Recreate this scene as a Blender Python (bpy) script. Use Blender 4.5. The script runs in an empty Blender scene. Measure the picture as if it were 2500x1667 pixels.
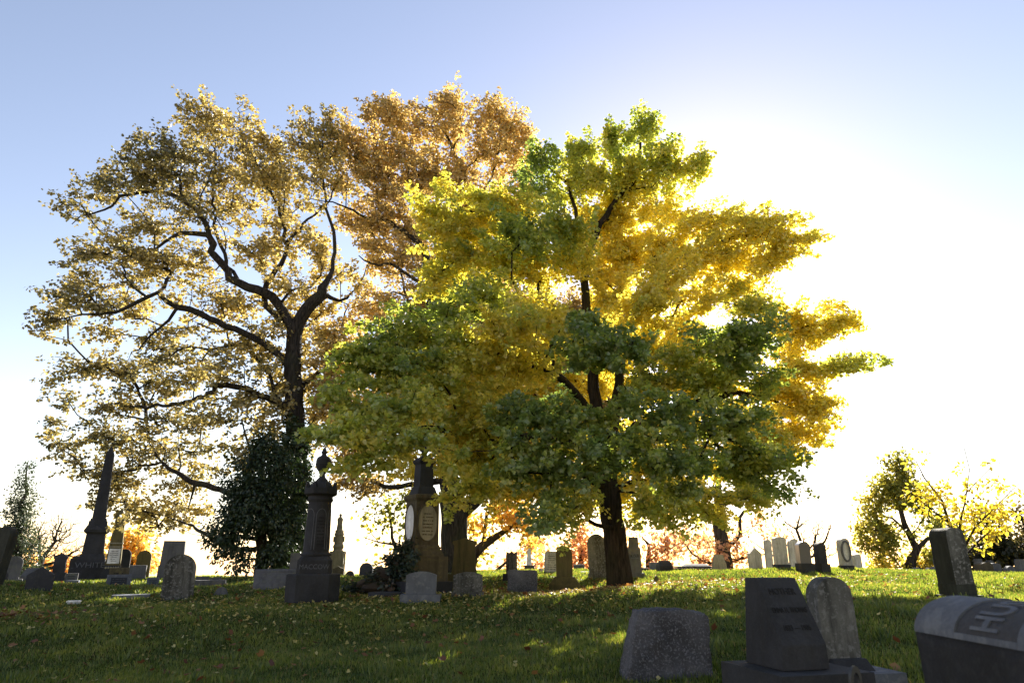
import bpy, bmesh, math, random
import numpy as np
from mathutils import Vector, Matrix, Euler

R = math.radians
rng = np.random.default_rng(7)
random.seed(7)
sc = bpy.context.scene
COL = sc.collection

# ------------------------------------------------------------------ camera model
F = 2500 * 24 / 36.0
TH = R(17.53)
CT, ST = math.cos(TH), math.sin(TH)
EYE = 1.6

def ray(px, py):
    u = (px - 1250.0) / F
    v = (833.5 - py) / F
    return u, CT - v * ST, ST + v * CT

def at(px, py, Y):
    """world point seen at pixel (px, py) of the 2500 px photograph at forward distance Y"""
    a, b, c = ray(px, py)
    return Vector((a / b * Y, Y, EYE + c / b * Y))

def zat(py, Y):
    v = (833.5 - py) / F
    return EYE + (ST + v * CT) / (CT - v * ST) * Y

def mpp(py, Y):
    """metres per photo pixel at that forward distance"""
    v = (833.5 - py) / F
    return Y / (CT - v * ST) / F

# ------------------------------------------------------------------ tagging
def tag(o, label=None, cat=None, group=None, kind=None):
    if label: o['label'] = label
    if cat: o['category'] = cat
    if group: o['group'] = group
    if kind: o['kind'] = kind
    return o

def link(name, me, mat=None, parent=None):
    o = bpy.data.objects.new(name, me)
    COL.objects.link(o)
    if mat is not None and len(me.materials) == 0: me.materials.append(mat)
    if parent is not None: o.parent = parent
    return o

def empty(name, loc, yaw=0.0, tilt=0.0, pitch=0.0):
    o = bpy.data.objects.new(name, None)
    o.empty_display_size = 0.2
    COL.objects.link(o)
    o.location = loc
    o.rotation_euler = (pitch, tilt, yaw)
    return o

def mesh_np(name, verts, loops, starts, totals, cols=None, smooth=False):
    me = bpy.data.meshes.new(name)
    me.vertices.add(len(verts)); me.vertices.foreach_set('co', np.asarray(verts, np.float32).ravel())
    me.loops.add(len(loops)); me.loops.foreach_set('vertex_index', np.asarray(loops, np.int32))
    me.polygons.add(len(starts))
    me.polygons.foreach_set('loop_start', np.asarray(starts, np.int32))
    me.polygons.foreach_set('loop_total', np.asarray(totals, np.int32))
    if smooth: me.polygons.foreach_set('use_smooth', np.ones(len(starts), bool))
    me.update(calc_edges=True)
    if cols is not None:
        ca = me.color_attributes.new('Col', 'FLOAT_COLOR', 'POINT')
        c4 = np.ones((len(verts), 4), np.float32); c4[:, :3] = cols
        ca.data.foreach_set('color', c4.ravel())
    return me

# ------------------------------------------------------------------ materials
def newmat(name):
    m = bpy.data.materials.new(name); m.use_nodes = True
    nt = m.node_tree
    for n in list(nt.nodes): nt.nodes.remove(n)
    return m, nt, nt.nodes, nt.links

def noise(nt, vec, scale, detail=5, rough=0.6):
    n = nt.nodes.new('ShaderNodeTexNoise')
    n.inputs['Scale'].default_value = scale; n.inputs['Detail'].default_value = detail
    n.inputs['Roughness'].default_value = rough
    nt.links.new(vec, n.inputs['Vector'])
    return n.outputs['Fac']

def ramp(nt, fac, p0, p1, c0=(0,0,0,1), c1=(1,1,1,1)):
    r = nt.nodes.new('ShaderNodeValToRGB')
    r.color_ramp.elements[0].position = p0; r.color_ramp.elements[1].position = p1
    r.color_ramp.elements[0].color = c0; r.color_ramp.elements[1].color = c1
    nt.links.new(fac, r.inputs['Fac'])
    return r.outputs['Color']

def mixc(nt, fac, a, b, mode='MIX'):
    m = nt.nodes.new('ShaderNodeMix'); m.data_type = 'RGBA'; m.blend_type = mode
    for key, val in ((0, fac), (6, a), (7, b)):
        if isinstance(val, (int, float)): m.inputs[key].default_value = val
        elif isinstance(val, tuple): m.inputs[key].default_value = (val + (1,))[:4]
        else: nt.links.new(val, m.inputs[key])
    return m.outputs[2]

def mapping(nt, scale=(1, 1, 1), obj=True):
    tc = nt.nodes.new('ShaderNodeTexCoord'); mp = nt.nodes.new('ShaderNodeMapping')
    mp.inputs['Scale'].default_value = scale
    oi = nt.nodes.new('ShaderNodeObjectInfo')
    if obj:
        ad = nt.nodes.new('ShaderNodeVectorMath'); ad.operation = 'ADD'
        sc_ = nt.nodes.new('ShaderNodeVectorMath'); sc_.operation = 'SCALE'
        cb = nt.nodes.new('ShaderNodeCombineXYZ')
        nt.links.new(oi.outputs['Random'], cb.inputs[0]); nt.links.new(oi.outputs['Random'], cb.inputs[1])
        nt.links.new(cb.outputs[0], sc_.inputs[0]); sc_.inputs['Scale'].default_value = 37.0
        nt.links.new(tc.outputs['Object'], ad.inputs[0]); nt.links.new(sc_.outputs[0], ad.inputs[1])
        nt.links.new(ad.outputs[0], mp.inputs['Vector'])
    else:
        nt.links.new(tc.outputs['Object'], mp.inputs['Vector'])
    return mp.outputs['Vector']

def stone_mat(name, base, stain=(.03, .03, .028), lichen=(.16, .17, .12), st=.5, li=.3, rough=.9, bump=.35, grain=.12, spec=.25, ms=11):
    m, nt, N, L = newmat(name)
    out = N.new('ShaderNodeOutputMaterial'); bs = N.new('ShaderNodeBsdfPrincipled')
    L.new(bs.outputs[0], out.inputs[0])
    v = mapping(nt); vs = mapping(nt, (6, 6, .7))
    big = noise(nt, v, 2.2, 6); fine = noise(nt, v, 90, 4, .7); mid = noise(nt, v, ms, 6, .65)
    streak = noise(nt, vs, 2.0, 6, .6)
    d = tuple(c * (1 - grain * 2.2) for c in base); b2 = tuple(min(1, c * (1 + grain * 1.6)) for c in base)
    c = mixc(nt, ramp(nt, big, .3, .7), d, b2)
    c = mixc(nt, ramp(nt, fine, .35, .7), c, mixc(nt, 1.0, c, (1.35, 1.33, 1.3), 'MULTIPLY'))
    if st: 
        s = N.new('ShaderNodeMath'); s.operation = 'MULTIPLY'; s.inputs[1].default_value = st
        L.new(ramp(nt, streak, .45, .68), s.inputs[0]); c = mixc(nt, s.outputs[0], c, stain)
    if li:
        s = N.new('ShaderNodeMath'); s.operation = 'MULTIPLY'; s.inputs[1].default_value = li
        L.new(ramp(nt, mid, .52, .62), s.inputs[0]); c = mixc(nt, s.outputs[0], c, lichen)
    L.new(c, bs.inputs['Base Color']); bs.inputs['Roughness'].default_value = rough
    bs.inputs['Specular IOR Level'].default_value = spec
    bp = N.new('ShaderNodeBump'); bp.inputs['Strength'].default_value = bump; bp.inputs['Distance'].default_value = .012
    ad = N.new('ShaderNodeMath'); ad.operation = 'ADD'; L.new(fine, ad.inputs[0]); L.new(mid, ad.inputs[1])
    L.new(ad.outputs[0], bp.inputs['Height']); L.new(bp.outputs[0], bs.inputs['Normal'])
    return m

def leaf_mat(name, trans=.5, gloss=.06, tint=(1.25, 1.12, .55), rough=.45):
    m, nt, N, L = newmat(name)
    out = N.new('ShaderNodeOutputMaterial'); at_ = N.new('ShaderNodeAttribute'); at_.attribute_name = 'Col'
    df = N.new('ShaderNodeBsdfDiffuse'); tr = N.new('ShaderNodeBsdfTranslucent'); gl = N.new('ShaderNodeBsdfGlossy')
    gl.inputs['Roughness'].default_value = rough
    L.new(at_.outputs['Color'], df.inputs['Color'])
    L.new(mixc(nt, 1.0, at_.outputs['Color'], tint, 'MULTIPLY'), tr.inputs['Color'])
    a = N.new('ShaderNodeMixShader'); a.inputs[0].default_value = trans
    L.new(df.outputs[0], a.inputs[1]); L.new(tr.outputs[0], a.inputs[2])
    b = N.new('ShaderNodeMixShader'); b.inputs[0].default_value = gloss
    L.new(a.outputs[0], b.inputs[1]); L.new(gl.outputs[0], b.inputs[2])
    L.new(b.outputs[0], out.inputs[0])
    return m

def bark_mat(name, c0, c1, scale=1.0):
    m, nt, N, L = newmat(name)
    out = N.new('ShaderNodeOutputMaterial'); bs = N.new('ShaderNodeBsdfPrincipled'); L.new(bs.outputs[0], out.inputs[0])
    v = mapping(nt, (9 * scale, 9 * scale, 1.3 * scale), False); v2 = mapping(nt, (1, 1, 1), False)
    f = noise(nt, v, 2.2, 6, .65); g = noise(nt, v2, 1.2, 4); h = noise(nt, v2, 40, 3)
    c = mixc(nt, ramp(nt, f, .38, .62), c0, c1)
    c = mixc(nt, ramp(nt, g, .5, .75), c, (c1[0] * .8, c1[1] * 1.0, c1[2] * .7))
    L.new(c, bs.inputs['Base Color']); bs.inputs['Roughness'].default_value = .95
    bs.inputs['Specular IOR Level'].default_value = .1
    bp = N.new('ShaderNodeBump'); bp.inputs['Strength'].default_value = 1.0; bp.inputs['Distance'].default_value = .05
    ad = N.new('ShaderNodeMath'); ad.operation = 'MULTIPLY_ADD'; L.new(h, ad.inputs[0]); ad.inputs[1].default_value = .25; L.new(f, ad.inputs[2])
    L.new(ad.outputs[0], bp.inputs['Height']); L.new(bp.outputs[0], bs.inputs['Normal'])
    return m

M = {}
M['grey'] = stone_mat('granite_grey', (.10, .10, .11), st=.35, li=.3)
M['dark'] = stone_mat('granite_dark', (.032, .033, .039), st=.5, li=.3, lichen=(.055, .055, .058), bump=.3, grain=.2, ms=30)
M['slate'] = stone_mat('slate_dark', (.036, .038, .047), st=.3, li=.15, lichen=(.13, .13, .11), bump=.25)
M['blue'] = stone_mat('granite_blue', (.105, .115, .14), st=.15, li=.25, lichen=(.3, .31, .33), bump=.3)
M['polish'] = stone_mat('granite_polished', (.035, .038, .045), st=0, li=0, rough=.28, bump=.03, spec=.5)
M['marble'] = stone_mat('marble_weathered', (.42, .41, .38), stain=(.06, .06, .05), st=.55, li=.35, lichen=(.2, .2, .15), bump=.4)
M['mottle'] = stone_mat('marble_mottled', (.10, .10, .095), stain=(.025, .026, .024), st=.9, li=.8, lichen=(.21, .21, .21), bump=.5, grain=.28, ms=26)
M['brown'] = stone_mat('brownstone', (.085, .07, .045), stain=(.035, .03, .02), st=.6, li=.3, lichen=(.17, .15, .06), bump=.4)
M['moss'] = stone_mat('stone_mossy', (.11, .09, .038), stain=(.035, .035, .02), st=.6, li=.4, lichen=(.1, .1, .03), bump=.4)
M['buff'] = stone_mat('limestone_buff', (.27, .245, .18), stain=(.08, .07, .04), st=.5, li=.3, bump=.4)
M['white'] = stone_mat('marble_white', (.6, .6, .6), stain=(.2, .2, .2), st=.35, li=.2, lichen=(.25, .25, .22))
M['rough'] = stone_mat('granite_rough', (.095, .095, .108), stain=(.05, .04, .035), st=.35, li=.75, lichen=(.22, .22, .245), bump=1.0, grain=.3, ms=62)
M['algae'] = stone_mat('stone_algae', (.032, .034, .028), stain=(.015, .015, .013), lichen=(.06, .065, .05), st=.6, li=.3, bump=.4)
M['panel'] = stone_mat('granite_panel', (.055, .056, .064), st=.2, li=.2, lichen=(.09, .09, .09), bump=.3, ms=40)
M['letter'] = stone_mat('letter_cut', (.018, .018, .02), st=0, li=0, bump=.1)
M['letter_pale'] = stone_mat('letter_raised', (.085, .09, .105), st=0, li=.1, bump=.1)
M['iron'] = stone_mat('iron_painted', (.02, .022, .025), st=0, li=0, rough=.45, bump=.05, spec=.5)
M['bark'] = bark_mat('bark_ginkgo', (.012, .009, .007), (.052, .038, .026))
M['bark2'] = bark_mat('bark_tulip', (.012, .010, .009), (.055, .046, .040))
M['bark3'] = bark_mat('bark_far', (.02, .016, .014), (.08, .065, .055), .7)
M['soil'] = stone_mat('soil', (.05, .036, .025), st=0, li=.3, lichen=(.09, .06, .03), bump=1.0)
M['ginkgo'] = leaf_mat('ginkgo_leaf', .55, .09, (1.22, 1.22, .7))
M['tulip'] = leaf_mat('tulip_leaf', .47, .08, (1.22, 1.12, .75))
M['farleaf'] = leaf_mat('far_leaf', .55, .03, (1.4, 1.15, .6))
M['ever'] = leaf_mat('evergreen_leaf', .2, .06, (1.2, 1.2, .7))
M['grass'] = leaf_mat('grass_blade', .55, .05, (1.75, 1.5, .65), .4)
M['litter'] = leaf_mat('fallen_leaf', .3, .04, (1.2, 1.0, .5))
# ------------------------------------------------------------------ stones: data (pixels of the 2500 px photo)
# kind, name, cx at base, top y, base y, width px, Y, thickness m, material, options, label, category
S = []
def st(*a, **k): S.append((a, k))
# --- left group
st('arch', 'headstone', -18, 1267, 1412, 56, 15, .22, 'algae', 'tall dark streaked headstone leaning at the left edge', tilt=.12, yaw=-.15)
st('waist', 'headstone', 26, 1352, 1408, 46, 19, .12, 'grey', 'round-topped grey headstone with a pinched foot before the conifer', b=(60, 1408, .3, 1419))
st('arch', 'headstone', 5, 1390, 1426, 24, 17, .12, 'slate', 'low dark round-topped stone low at the left edge')
st('hip', 'grave_marker', 76, 1383, 1424, 62, 20, .5, 'grey', 'low hipped grey tomb block partly behind the dark gabled slab', topw=.6)
st('ped', 'headstone', 92, 1388, 1449, 70, 15, .16, 'slate', 'broad dark slate headstone with low gabled top standing in the shaded grass', tilt=-.02, rise=.33)
st('ped', 'headstone', 138, 1352, 1399, 38, 22, .18, 'dark', 'dark gabled headstone on a narrow plinth against orange leaves', rise=.18, eave=.08, b=(30, 1399, .3, 1424))
st('flat', 'headstone', 171, 1400, 1430, 32, 20, .12, 'grey', 'small inscribed grey tablet behind a lower pale block', ins=4, insm='letter')
st('flat', 'grave_marker', 175, 1415, 1434, 36, 18.5, .25, 'blue', 'small pale inscribed block before the small grey tablet', ins=3)
st('ped', 'headstone', 186, 1352, 1412, 48, 25.5, .2, 'dark', 'dark headstone with sloping shoulder half behind the tall obelisk', rise=.15)
st('arch', 'headstone', 296, 1335, 1408, 34, 26, .3, 'dark', 'dark round-shouldered headstone behind the brown obelisk')
st('flat', 'headstone', 286, 1383, 1430, 50, 19.5, .15, 'brown', 'square-cut brownish tablet just behind the blue-grey block', ins=3)
st('flat', 'grave_marker', 288, 1401, 1431, 62, 18.3, .25, 'blue', 'blue-grey square block with a dark weathered panel', panel=True)
st('arch', 'headstone', 345, 1340, 1412, 37, 23.5, .14, 'moss', 'mossy brown round-topped headstone rising behind a square grey block')
st('flat', 'headstone', 333, 1375, 1412, 44, 22, .2, 'grey', 'square grey block with rounded shoulder before the mossy arched stone', ins=0)
st('flat', 'headstone', 352+63, 1320, 1379, 60, 22.5, .35, 'grey', 'tall pale square pillar-like headstone behind the big arched stone', topw=.93, b=(66, 1379, .5, 1410))
st('arch', 'headstone', 433, 1336, 1448, 80, 14.8, .18, 'mottle', 'big round-topped streaked grey headstone alone in the shaded grass', tilt=-.01)
st('flat', 'headstone', 373, 1402, 1422, 31, 19.5, .12, 'blue', 'small pale tablet with three inscribed lines left of the big arched stone', ins=3)
st('flat', 'grave_marker', 387, 1420, 1429, 28, 18, .3, 'grey', 'low flat kerb stone at the foot of the big arched stone')
st('ledger', 'grave_marker', 320, 1440, 1459, 82, 15.2, .55, 'blue', 'tilted pale ledger slab lying in the grass left of the big arched stone')
st('ledger', 'grave_marker', 180, 1464, 1471, 29, 14, .3, 'white', 'small white flush marker lying alone in the left grass')
st('flat', 'grave_marker', 512, 1420, 1440, 78, 17.5, .35, 'grey', 'long low grey kerb block with smaller stones behind it')
st('flat', 'grave_marker', 492, 1402, 1428, 34, 19, .2, 'grey', 'small stepped grey marker behind the left end of the low kerb block')
st('flat', 'grave_marker', 525, 1405, 1428, 28, 19, .2, 'grey', 'small square grey marker behind the right end of the low kerb block')
st('rock', 'rock', 540, 1436, 1448, 34, 15.5, .4, 'grey', 'low grey rock lump in grass before the long kerb block')
st('bench', 'grave_marker', 668, 1391, 1440, 96, 16.5, .7, 'grey', 'long grey slant marker with rolled top left of the dark column monument')
st('flat', 'headstone', 726, 1343, 1406, 42, 18, .3, 'grey', 'tall grey slab half hidden behind the dark column monument', topw=.96)
st('ped', 'headstone', 825, 1377, 1408, 28, 19.5, .15, 'brown', 'small brown gabled stone before the ornate marble spire', rise=.2)
st('arch', 'headstone', 854, 1387, 1408, 22, 21, .15, 'dark', 'tiny dark round-topped stone left of the ivy mound')
st('arch', 'headstone', 893, 1371, 1412, 34, 20.5, .2, 'slate', 'dark round-topped stone showing above the ivy mound')
st('arch', 'headstone', 925, 1377, 1412, 34, 21, .2, 'grey', 'grey domed stone above the ivy mound beside the great pedestal')
st('ledger', 'grave_marker', 940, 1424, 1448, 82, 14.3, .9, 'slate', 'dark round-ended slab lying flat left of the pale serpentine headstones', round_=True)
st('serp', 'headstone', 1027, 1405, 1461, 76, 12.9, .25, 'blue', 'low grey curved-top headstone on a wide base, left of the pair below the great pedestal', b=(103, 1459, .42, 1476), ins=0)
st('serp', 'headstone', 1142, 1404, 1452, 72, 13.5, .25, 'mottle', 'low mottled curved-top headstone with lichen, right of the pair', b=(80, 1451, .36, 1463))
st('waistp', 'headstone', 1132, 1312, 1399, 62, 16.5, .3, 'moss', 'tall mossy gabled headstone with flared foot in front of the thick fork-trunked tree', b=(82, 1398, .5, 1432))
st('ridge', 'headstone', 1249, 1350, 1420, 27, 18.5, .3, 'mottle', 'narrow fluted pale stone with notched top behind the rough block')
st('flat', 'grave_marker', 1236, 1393, 1413, 18, 18, .2, 'dark', 'small dark upright slab at the foot of the fluted stone')
st('roughblock', 'grave_marker', 1274, 1393, 1446, 70, 15.3, .55, 'rough', 'rough dark granite block in the leaf litter under the tree')
st('taper', 'headstone', 1345, 1341, 1395, 35, 21.5, .22, 'marble', 'leaning pale inscribed slab with curved shoulder behind the mossy arched stone', ins=7, tilt=.03)
st('flat', 'grave_marker', 1321, 1380, 1394, 10, 22, .2, 'buff', 'tiny pale stub beside the inscribed slab')
st('arch', 'headstone', 1379, 1336, 1411, 40, 16, .16, 'moss', 'dark mossy round-topped headstone on a sloped granite base', b=(78, 1410, .5, 1447), bevelbase=True)
st('flat', 'grave_marker', 1414, 1375, 1393, 27, 26, .3, 'grey', 'small pale square block far behind, between two round-topped stones')
st('ledger', 'grave_marker', 1431, 1390, 1396, 26, 22, .5, 'white', 'white ledger edge lying beside the tall mottled headstone')
st('arch', 'headstone', 1461, 1307, 1403, 44, 18.5, .2, 'mottle', 'tall mottled round-topped marble headstone left of the ginkgo trunk', tilt=-.035, b=(50, 1402, .3, 1413))
st('taper', 'headstone', 1550, 1317, 1404, 36, 19, .3, 'grey', 'tall grey headstone with small name panel behind the ginkgo trunk', b=(50, 1404, .45, 1412), text=('KISER', .07), shoulder=True)
st('flat', 'grave_marker', 1598, 1368, 1394, 25, 24, .25, 'blue', 'pale upright block behind the hipped dark block', ins=0)
st('hip', 'grave_marker', 1623, 1366, 1396, 43, 21, .5, 'dark', 'dark hipped block on the crest right of the ginkgo trunk', topw=.7)
st('long', 'tomb', 1695, 1376, 1397, 100, 24, .9, 'dark', 'long low dark tomb slab with stepped lid on the crest')
st('rock', 'rock', 1602, 1396, 1409, 13, 17.5, .18, 'brown', 'small brown rounded stone in sunlit grass right of the trunk')
st('flat', 'grave_marker', 1574, 1382, 1394, 20, 23, .3, 'slate', 'low dark marker between the trunk and the hipped block')
st('pyr', 'headstone', 1757, 1350, 1394, 38, 22.5, .5, 'buff', 'buff tapered block with stepped base in front of the red tree')
st('ped', 'headstone', 1846, 1333, 1391, 36, 22, .3, 'marble', 'white marble headstone with peaked top, first in the sunlit row', rise=.25, tilt=-.02)
st('arch', 'headstone', 1880, 1312, 1389, 20, 24, .2, 'marble', 'slim white arched stone partly behind the second one of the sunlit row')
st('arch', 'headstone', 1909, 1311, 1378, 37, 22, .28, 'marble', 'white marble round-topped headstone on a dark plinth in the sunlit row', b=(46, 1377, .42, 1387), flatarch=.4)
st('arch', 'headstone', 1944, 1312, 1388, 32, 23.5, .25, 'marble', 'white marble arched stone half hidden by the polished dark headstone')
st('serp', 'headstone', 1966, 1321, 1374, 38, 19.8, .3, 'polish', 'polished dark headstone on a heavy block, casting a shadow on the lawn', b=(48, 1373, .5, 1395))
st('serp', 'headstone', 2008, 1328, 1380, 32, 20, .28, 'dark', 'dark green granite headstone on a square base right of the polished one', b=(40, 1379, .5, 1398))
st('arch', 'headstone', 2066, 1313, 1379, 34, 22, .3, 'marble', 'white marble arched headstone carved with an oval wreath', b=(42, 1378, .4, 1387), oval=True)
st('arch', 'headstone', 2095, 1348, 1388, 24, 23.5, .2, 'marble', 'small pale headstone at the right end of the sunlit row', flatarch=.5)
# --- far right
st('ped', 'headstone', 2240, 1380, 1397, 30, 27, .3, 'grey', 'low grey gabled stone in front of the small right-hand tree', rise=.2)
st('flat', 'grave_marker', 2268, 1383, 1398, 9, 27, .2, 'white', 'narrow white post stone left of the dark pillar')
st('hip', 'grave_marker', 2288, 1382, 1400, 38, 25, .5, 'grey', 'grey low wedge stone just left of the dark pillar', topw=.5)
st('taper', 'headstone', 2292, 1356, 1398, 20, 29, .2, 'grey', 'grey slab peeping out behind the dark pillar')
st('taper', 'headstone', 2393, 1348, 1396, 22, 30, .3, 'grey', 'left one of two tapered grey slabs behind the domed stones')
st('taper', 'headstone', 2421, 1348, 1396, 18, 30, .3, 'grey', 'right one of two tapered grey slabs behind the domed stones')
st('serp', 'headstone', 2404, 1369, 1397, 42, 26, .5, 'brown', 'brown wide curved-top stone right of the dark pillar')
st('serp', 'headstone', 2425, 1371, 1397, 40, 27, .5, 'grey', 'grey wide curved-top stone overlapping the brown one')
st('rock', 'rock', 2466, 1383, 1397, 26, 26, .4, 'grey', 'rounded pale boulder on the crest near the right edge')
st('taper', 'headstone', 2496, 1362, 1397, 30, 25, .3, 'grey', 'grey slab headstone at the right edge of the crest')
st('rock', 'rock', 2448, 1469, 1482, 60, 8.2, .3, 'rough', 'flat broken stone in grass behind the name-carved monument')

EXTRA = [  # more ground control points: px, py, Y
 (0,1667,7.6),(300,1667,7.3),(600,1667,7.0),(1250,1667,6.5),(1560,1650,5.7),
 (763,1466,13.9),(1515,1427,15.5),(215,1412,24),(1040,1438,15.2),(700,1412,22),
 (560,1408,24),(400,1412,25),(100,1421,23),(1290,1392,25),(1700,1440,13),(1900,1440,12.5),
 (2342,1462,9.7),(2200,1397,21),(2450,1398,21),(1760,1520,8.5),(2150,1500,8.0),(2200,1440,12),
 (1000,1560,9.3),(400,1560,9.8),(40,1550,10.2),(1400,1500,10.5),(900,1500,12)]
WORLD = [(1.75, 4.2, EYE-.93), (1.3, 2.0, EYE-1.0), (-3, 3, EYE-1.15), (0, 0, EYE-1.1), (3.5, 4, EYE-.85), (0, -8, EYE-1.5),
 (-12, -6, EYE-1.7), (12, -6, EYE-1.2), (-9, 5, EYE-1.35), (9, 5, EYE-.7), (14, 12, EYE-.55), (18, 22, EYE-.55), (24, 27, EYE-.9),
 (-16, 14, EYE-1.15), (-22, 26, EYE-1.3), (-14, 34, EYE-1.7), (0, 34, EYE-1.35), (12, 34, EYE-1.35), (22, 36, EYE-1.6),
 (-28, 10, EYE-1.6), (-30, 40, EYE-2.4), (30, 15, EYE-.9), (30, 40, EYE-2.2), (0, 45, EYE-2.3)]

def ctrl():
    pts = []
    for a, k in S:
        if a[1] == 'rock': continue
        base = k['b'][3] if 'b' in k else a[4]
        p = at(a[2], base, a[6]); pts.append((p.x, p.y, p.z))
    for px, py, Y in EXTRA:
        p = at(px, py, Y); pts.append((p.x, p.y, p.z))
    pts += WORLD
    return np.array(pts)

CP = ctrl()
def _phi(r2):
    return 0.5 * r2 * np.log(np.maximum(r2, 1e-12))
_n = len(CP)
_xy = CP[:, :2] / 10.0
_d2 = ((_xy[:, None] - _xy[None]) ** 2).sum(-1)
_K = _phi(_d2) + np.eye(_n) * 0.04
_P = np.concatenate([np.ones((_n, 1)), _xy], 1)
_A = np.zeros((_n + 3, _n + 3)); _A[:_n, :_n] = _K; _A[:_n, _n:] = _P; _A[_n:, :_n] = _P.T
_w = np.linalg.solve(_A, np.concatenate([CP[:, 2], np.zeros(3)]))

def ground(x, y):
    x = np.atleast_1d(np.asarray(x, float)); y = np.atleast_1d(np.asarray(y, float))
    out = np.empty(x.shape); xf = x.ravel(); yf = y.ravel(); of = out.ravel()
    for i in range(0, len(xf), 20000):
        q = np.stack([xf[i:i+20000], yf[i:i+20000]], 1) / 10.0
        d2 = ((q[:, None] - _xy[None]) ** 2).sum(-1)
        of[i:i+20000] = _phi(d2) @ _w[:_n] + _w[_n] + q @ _w[_n+1:]
    out = of.reshape(x.shape)
    r = np.hypot(x, y - 10)
    far = EYE - 1.0 - 0.06 * np.maximum(r - 10, 0) - 0.0
    t = np.clip((r - 24) / 16, 0, 1); t = t * t * (3 - 2 * t)
    out = out * (1 - t) + far * t
    out = out + .022 * np.sin(x * 1.3 + y * .5) * np.sin(y * 1.7 - x * .3) + .012 * np.sin(x * 3.1 + 1) * np.sin(y * 3.7 + x) \
        + .05 * np.sin(y * 1.05 - x * .28 + .6) * np.clip((13 - r) / 8 + .6, 0, 1)
    return out

def gz(x, y): return float(ground(x, y)[0])

def make_ground():
    nx, ny = 260, 300
    u = np.linspace(-1, 1, nx); v = np.linspace(0, 1, ny)
    xs = np.sinh(u * 4.6) / math.sinh(4.6) * 900
    ys = -30 + 38 * (v / .33)
    ys = np.where(v < .12, -60 + v / .12 * 62, 0)
    m = (v >= .12) & (v < .75); ys[m] = 2 + (v[m] - .12) / .63 * 36
    m = v >= .75; ys[m] = 38 + (np.exp((v[m] - .75) / .25 * 5.2) - 1) / (math.exp(5.2) - 1) * 1100
    X, Y = np.meshgrid(xs, ys)
    Z = ground(X, Y)
    verts = np.stack([X, Y, Z], -1).reshape(-1, 3)
    i = np.arange(ny - 1)[:, None] * nx + np.arange(nx - 1)[None]
    q = np.stack([i, i + 1, i + nx + 1, i + nx], -1).reshape(-1)
    nf = (nx - 1) * (ny - 1)
    me = mesh_np('ground', verts, q, np.arange(nf) * 4, np.full(nf, 4), smooth=True)
    m, nt, N, L = newmat('lawn_soil')
    out = N.new('ShaderNodeOutputMaterial'); bs = N.new('ShaderNodeBsdfPrincipled'); L.new(bs.outputs[0], out.inputs[0])
    vv = mapping(nt, obj=False)
    c = mixc(nt, ramp(nt, noise(nt, vv, .7, 6), .35, .65), (.06, .085, .022), (.11, .13, .035))
    c = mixc(nt, ramp(nt, noise(nt, vv, 3.5, 8, .7), .5, .7), c, (.05, .04, .02))
    c = mixc(nt, ramp(nt, noise(nt, vv, 60, 4, .7), .4, .7), c, (.02, .022, .01))
    L.new(c, bs.inputs['Base Color']); bs.inputs['Roughness'].default_value = 1; bs.inputs['Specular IOR Level'].default_value = 0
    bp = N.new('ShaderNodeBump'); bp.inputs['Strength'].default_value = .8; bp.inputs['Distance'].default_value = .04
    L.new(noise(nt, vv, 25, 8, .7), bp.inputs['Height']); L.new(bp.outputs[0], bs.inputs['Normal'])
    tag(link('ground', me, m), kind='structure')
make_ground()

# ------------------------------------------------------------------ mesh helpers for stones
def bm_obj(name, bm, mat, parent=None, bevel=0.0, smooth=False):
    if bevel > 0:
        es = [e for e in bm.edges if len(e.link_faces) == 2 and e.calc_face_angle(0) > .5]
        bmesh.ops.bevel(bm, geom=es, offset=bevel, segments=2, profile=.6, affect='EDGES', clamp_overlap=True)
    bmesh.ops.recalc_face_normals(bm, faces=bm.faces)
    me = bpy.data.meshes.new(name); bm.to_mesh(me); bm.free()
    if smooth:
        me.polygons.foreach_set('use_smooth', np.ones(len(me.polygons), bool))
        me.set_sharp_from_angle(angle=R(35))
    return link(name, me, mat, parent)

def bx(bm, cx, cy, z0, z1, w0, d0, w1=None, d1=None, dx=0, dy=0):
    """tapered box: bottom w0 x d0 at z0, top w1 x d1 at z1"""
    w1 = w0 if w1 is None else w1; d1 = d0 if d1 is None else d1
    vs = []
    for z, w, d, ox, oy in ((z0, w0, d0, 0, 0), (z1, w1, d1, dx, dy)):
        for sx, sy in ((-1, -1), (1, -1), (1, 1), (-1, 1)):
            vs.append(bm.verts.new((cx + ox + sx * w / 2, cy + oy + sy * d / 2, z)))
    for f in ((3, 2, 1, 0), (4, 5, 6, 7), (0, 1, 5, 4), (1, 2, 6, 5), (2, 3, 7, 6), (3, 0, 4, 7)):
        bm.faces.new([vs[i] for i in f])

def prism(bm, outline, t, y0=None):
    """extrude an (x, z) outline through thickness t along y"""
    y0 = -t / 2 if y0 is None else y0
    a = [bm.verts.new((x, y0, z)) for x, z in outline]; b = [bm.verts.new((x, y0 + t, z)) for x, z in outline]
    bm.faces.new(a); bm.faces.new(b[::-1])
    n = len(a)
    for i in range(n): bm.faces.new((a[i], b[i], b[(i + 1) % n], a[(i + 1) % n]))

def lathe(bm, prof, seg=24, rot=0.0, cx=0, cy=0):
    rings = []
    for r, z in prof:
        rings.append([bm.verts.new((cx + r * math.cos(rot + 2 * math.pi * i / seg), cy + r * math.sin(rot + 2 * math.pi * i / seg), z)) for i in range(seg)])
    for a, b in zip(rings, rings[1:]):
        for i in range(seg): bm.faces.new((a[i], a[(i + 1) % seg], b[(i + 1) % seg], b[i]))
    bm.faces.new(rings[0][::-1]); bm.faces.new(rings[-1])

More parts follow.
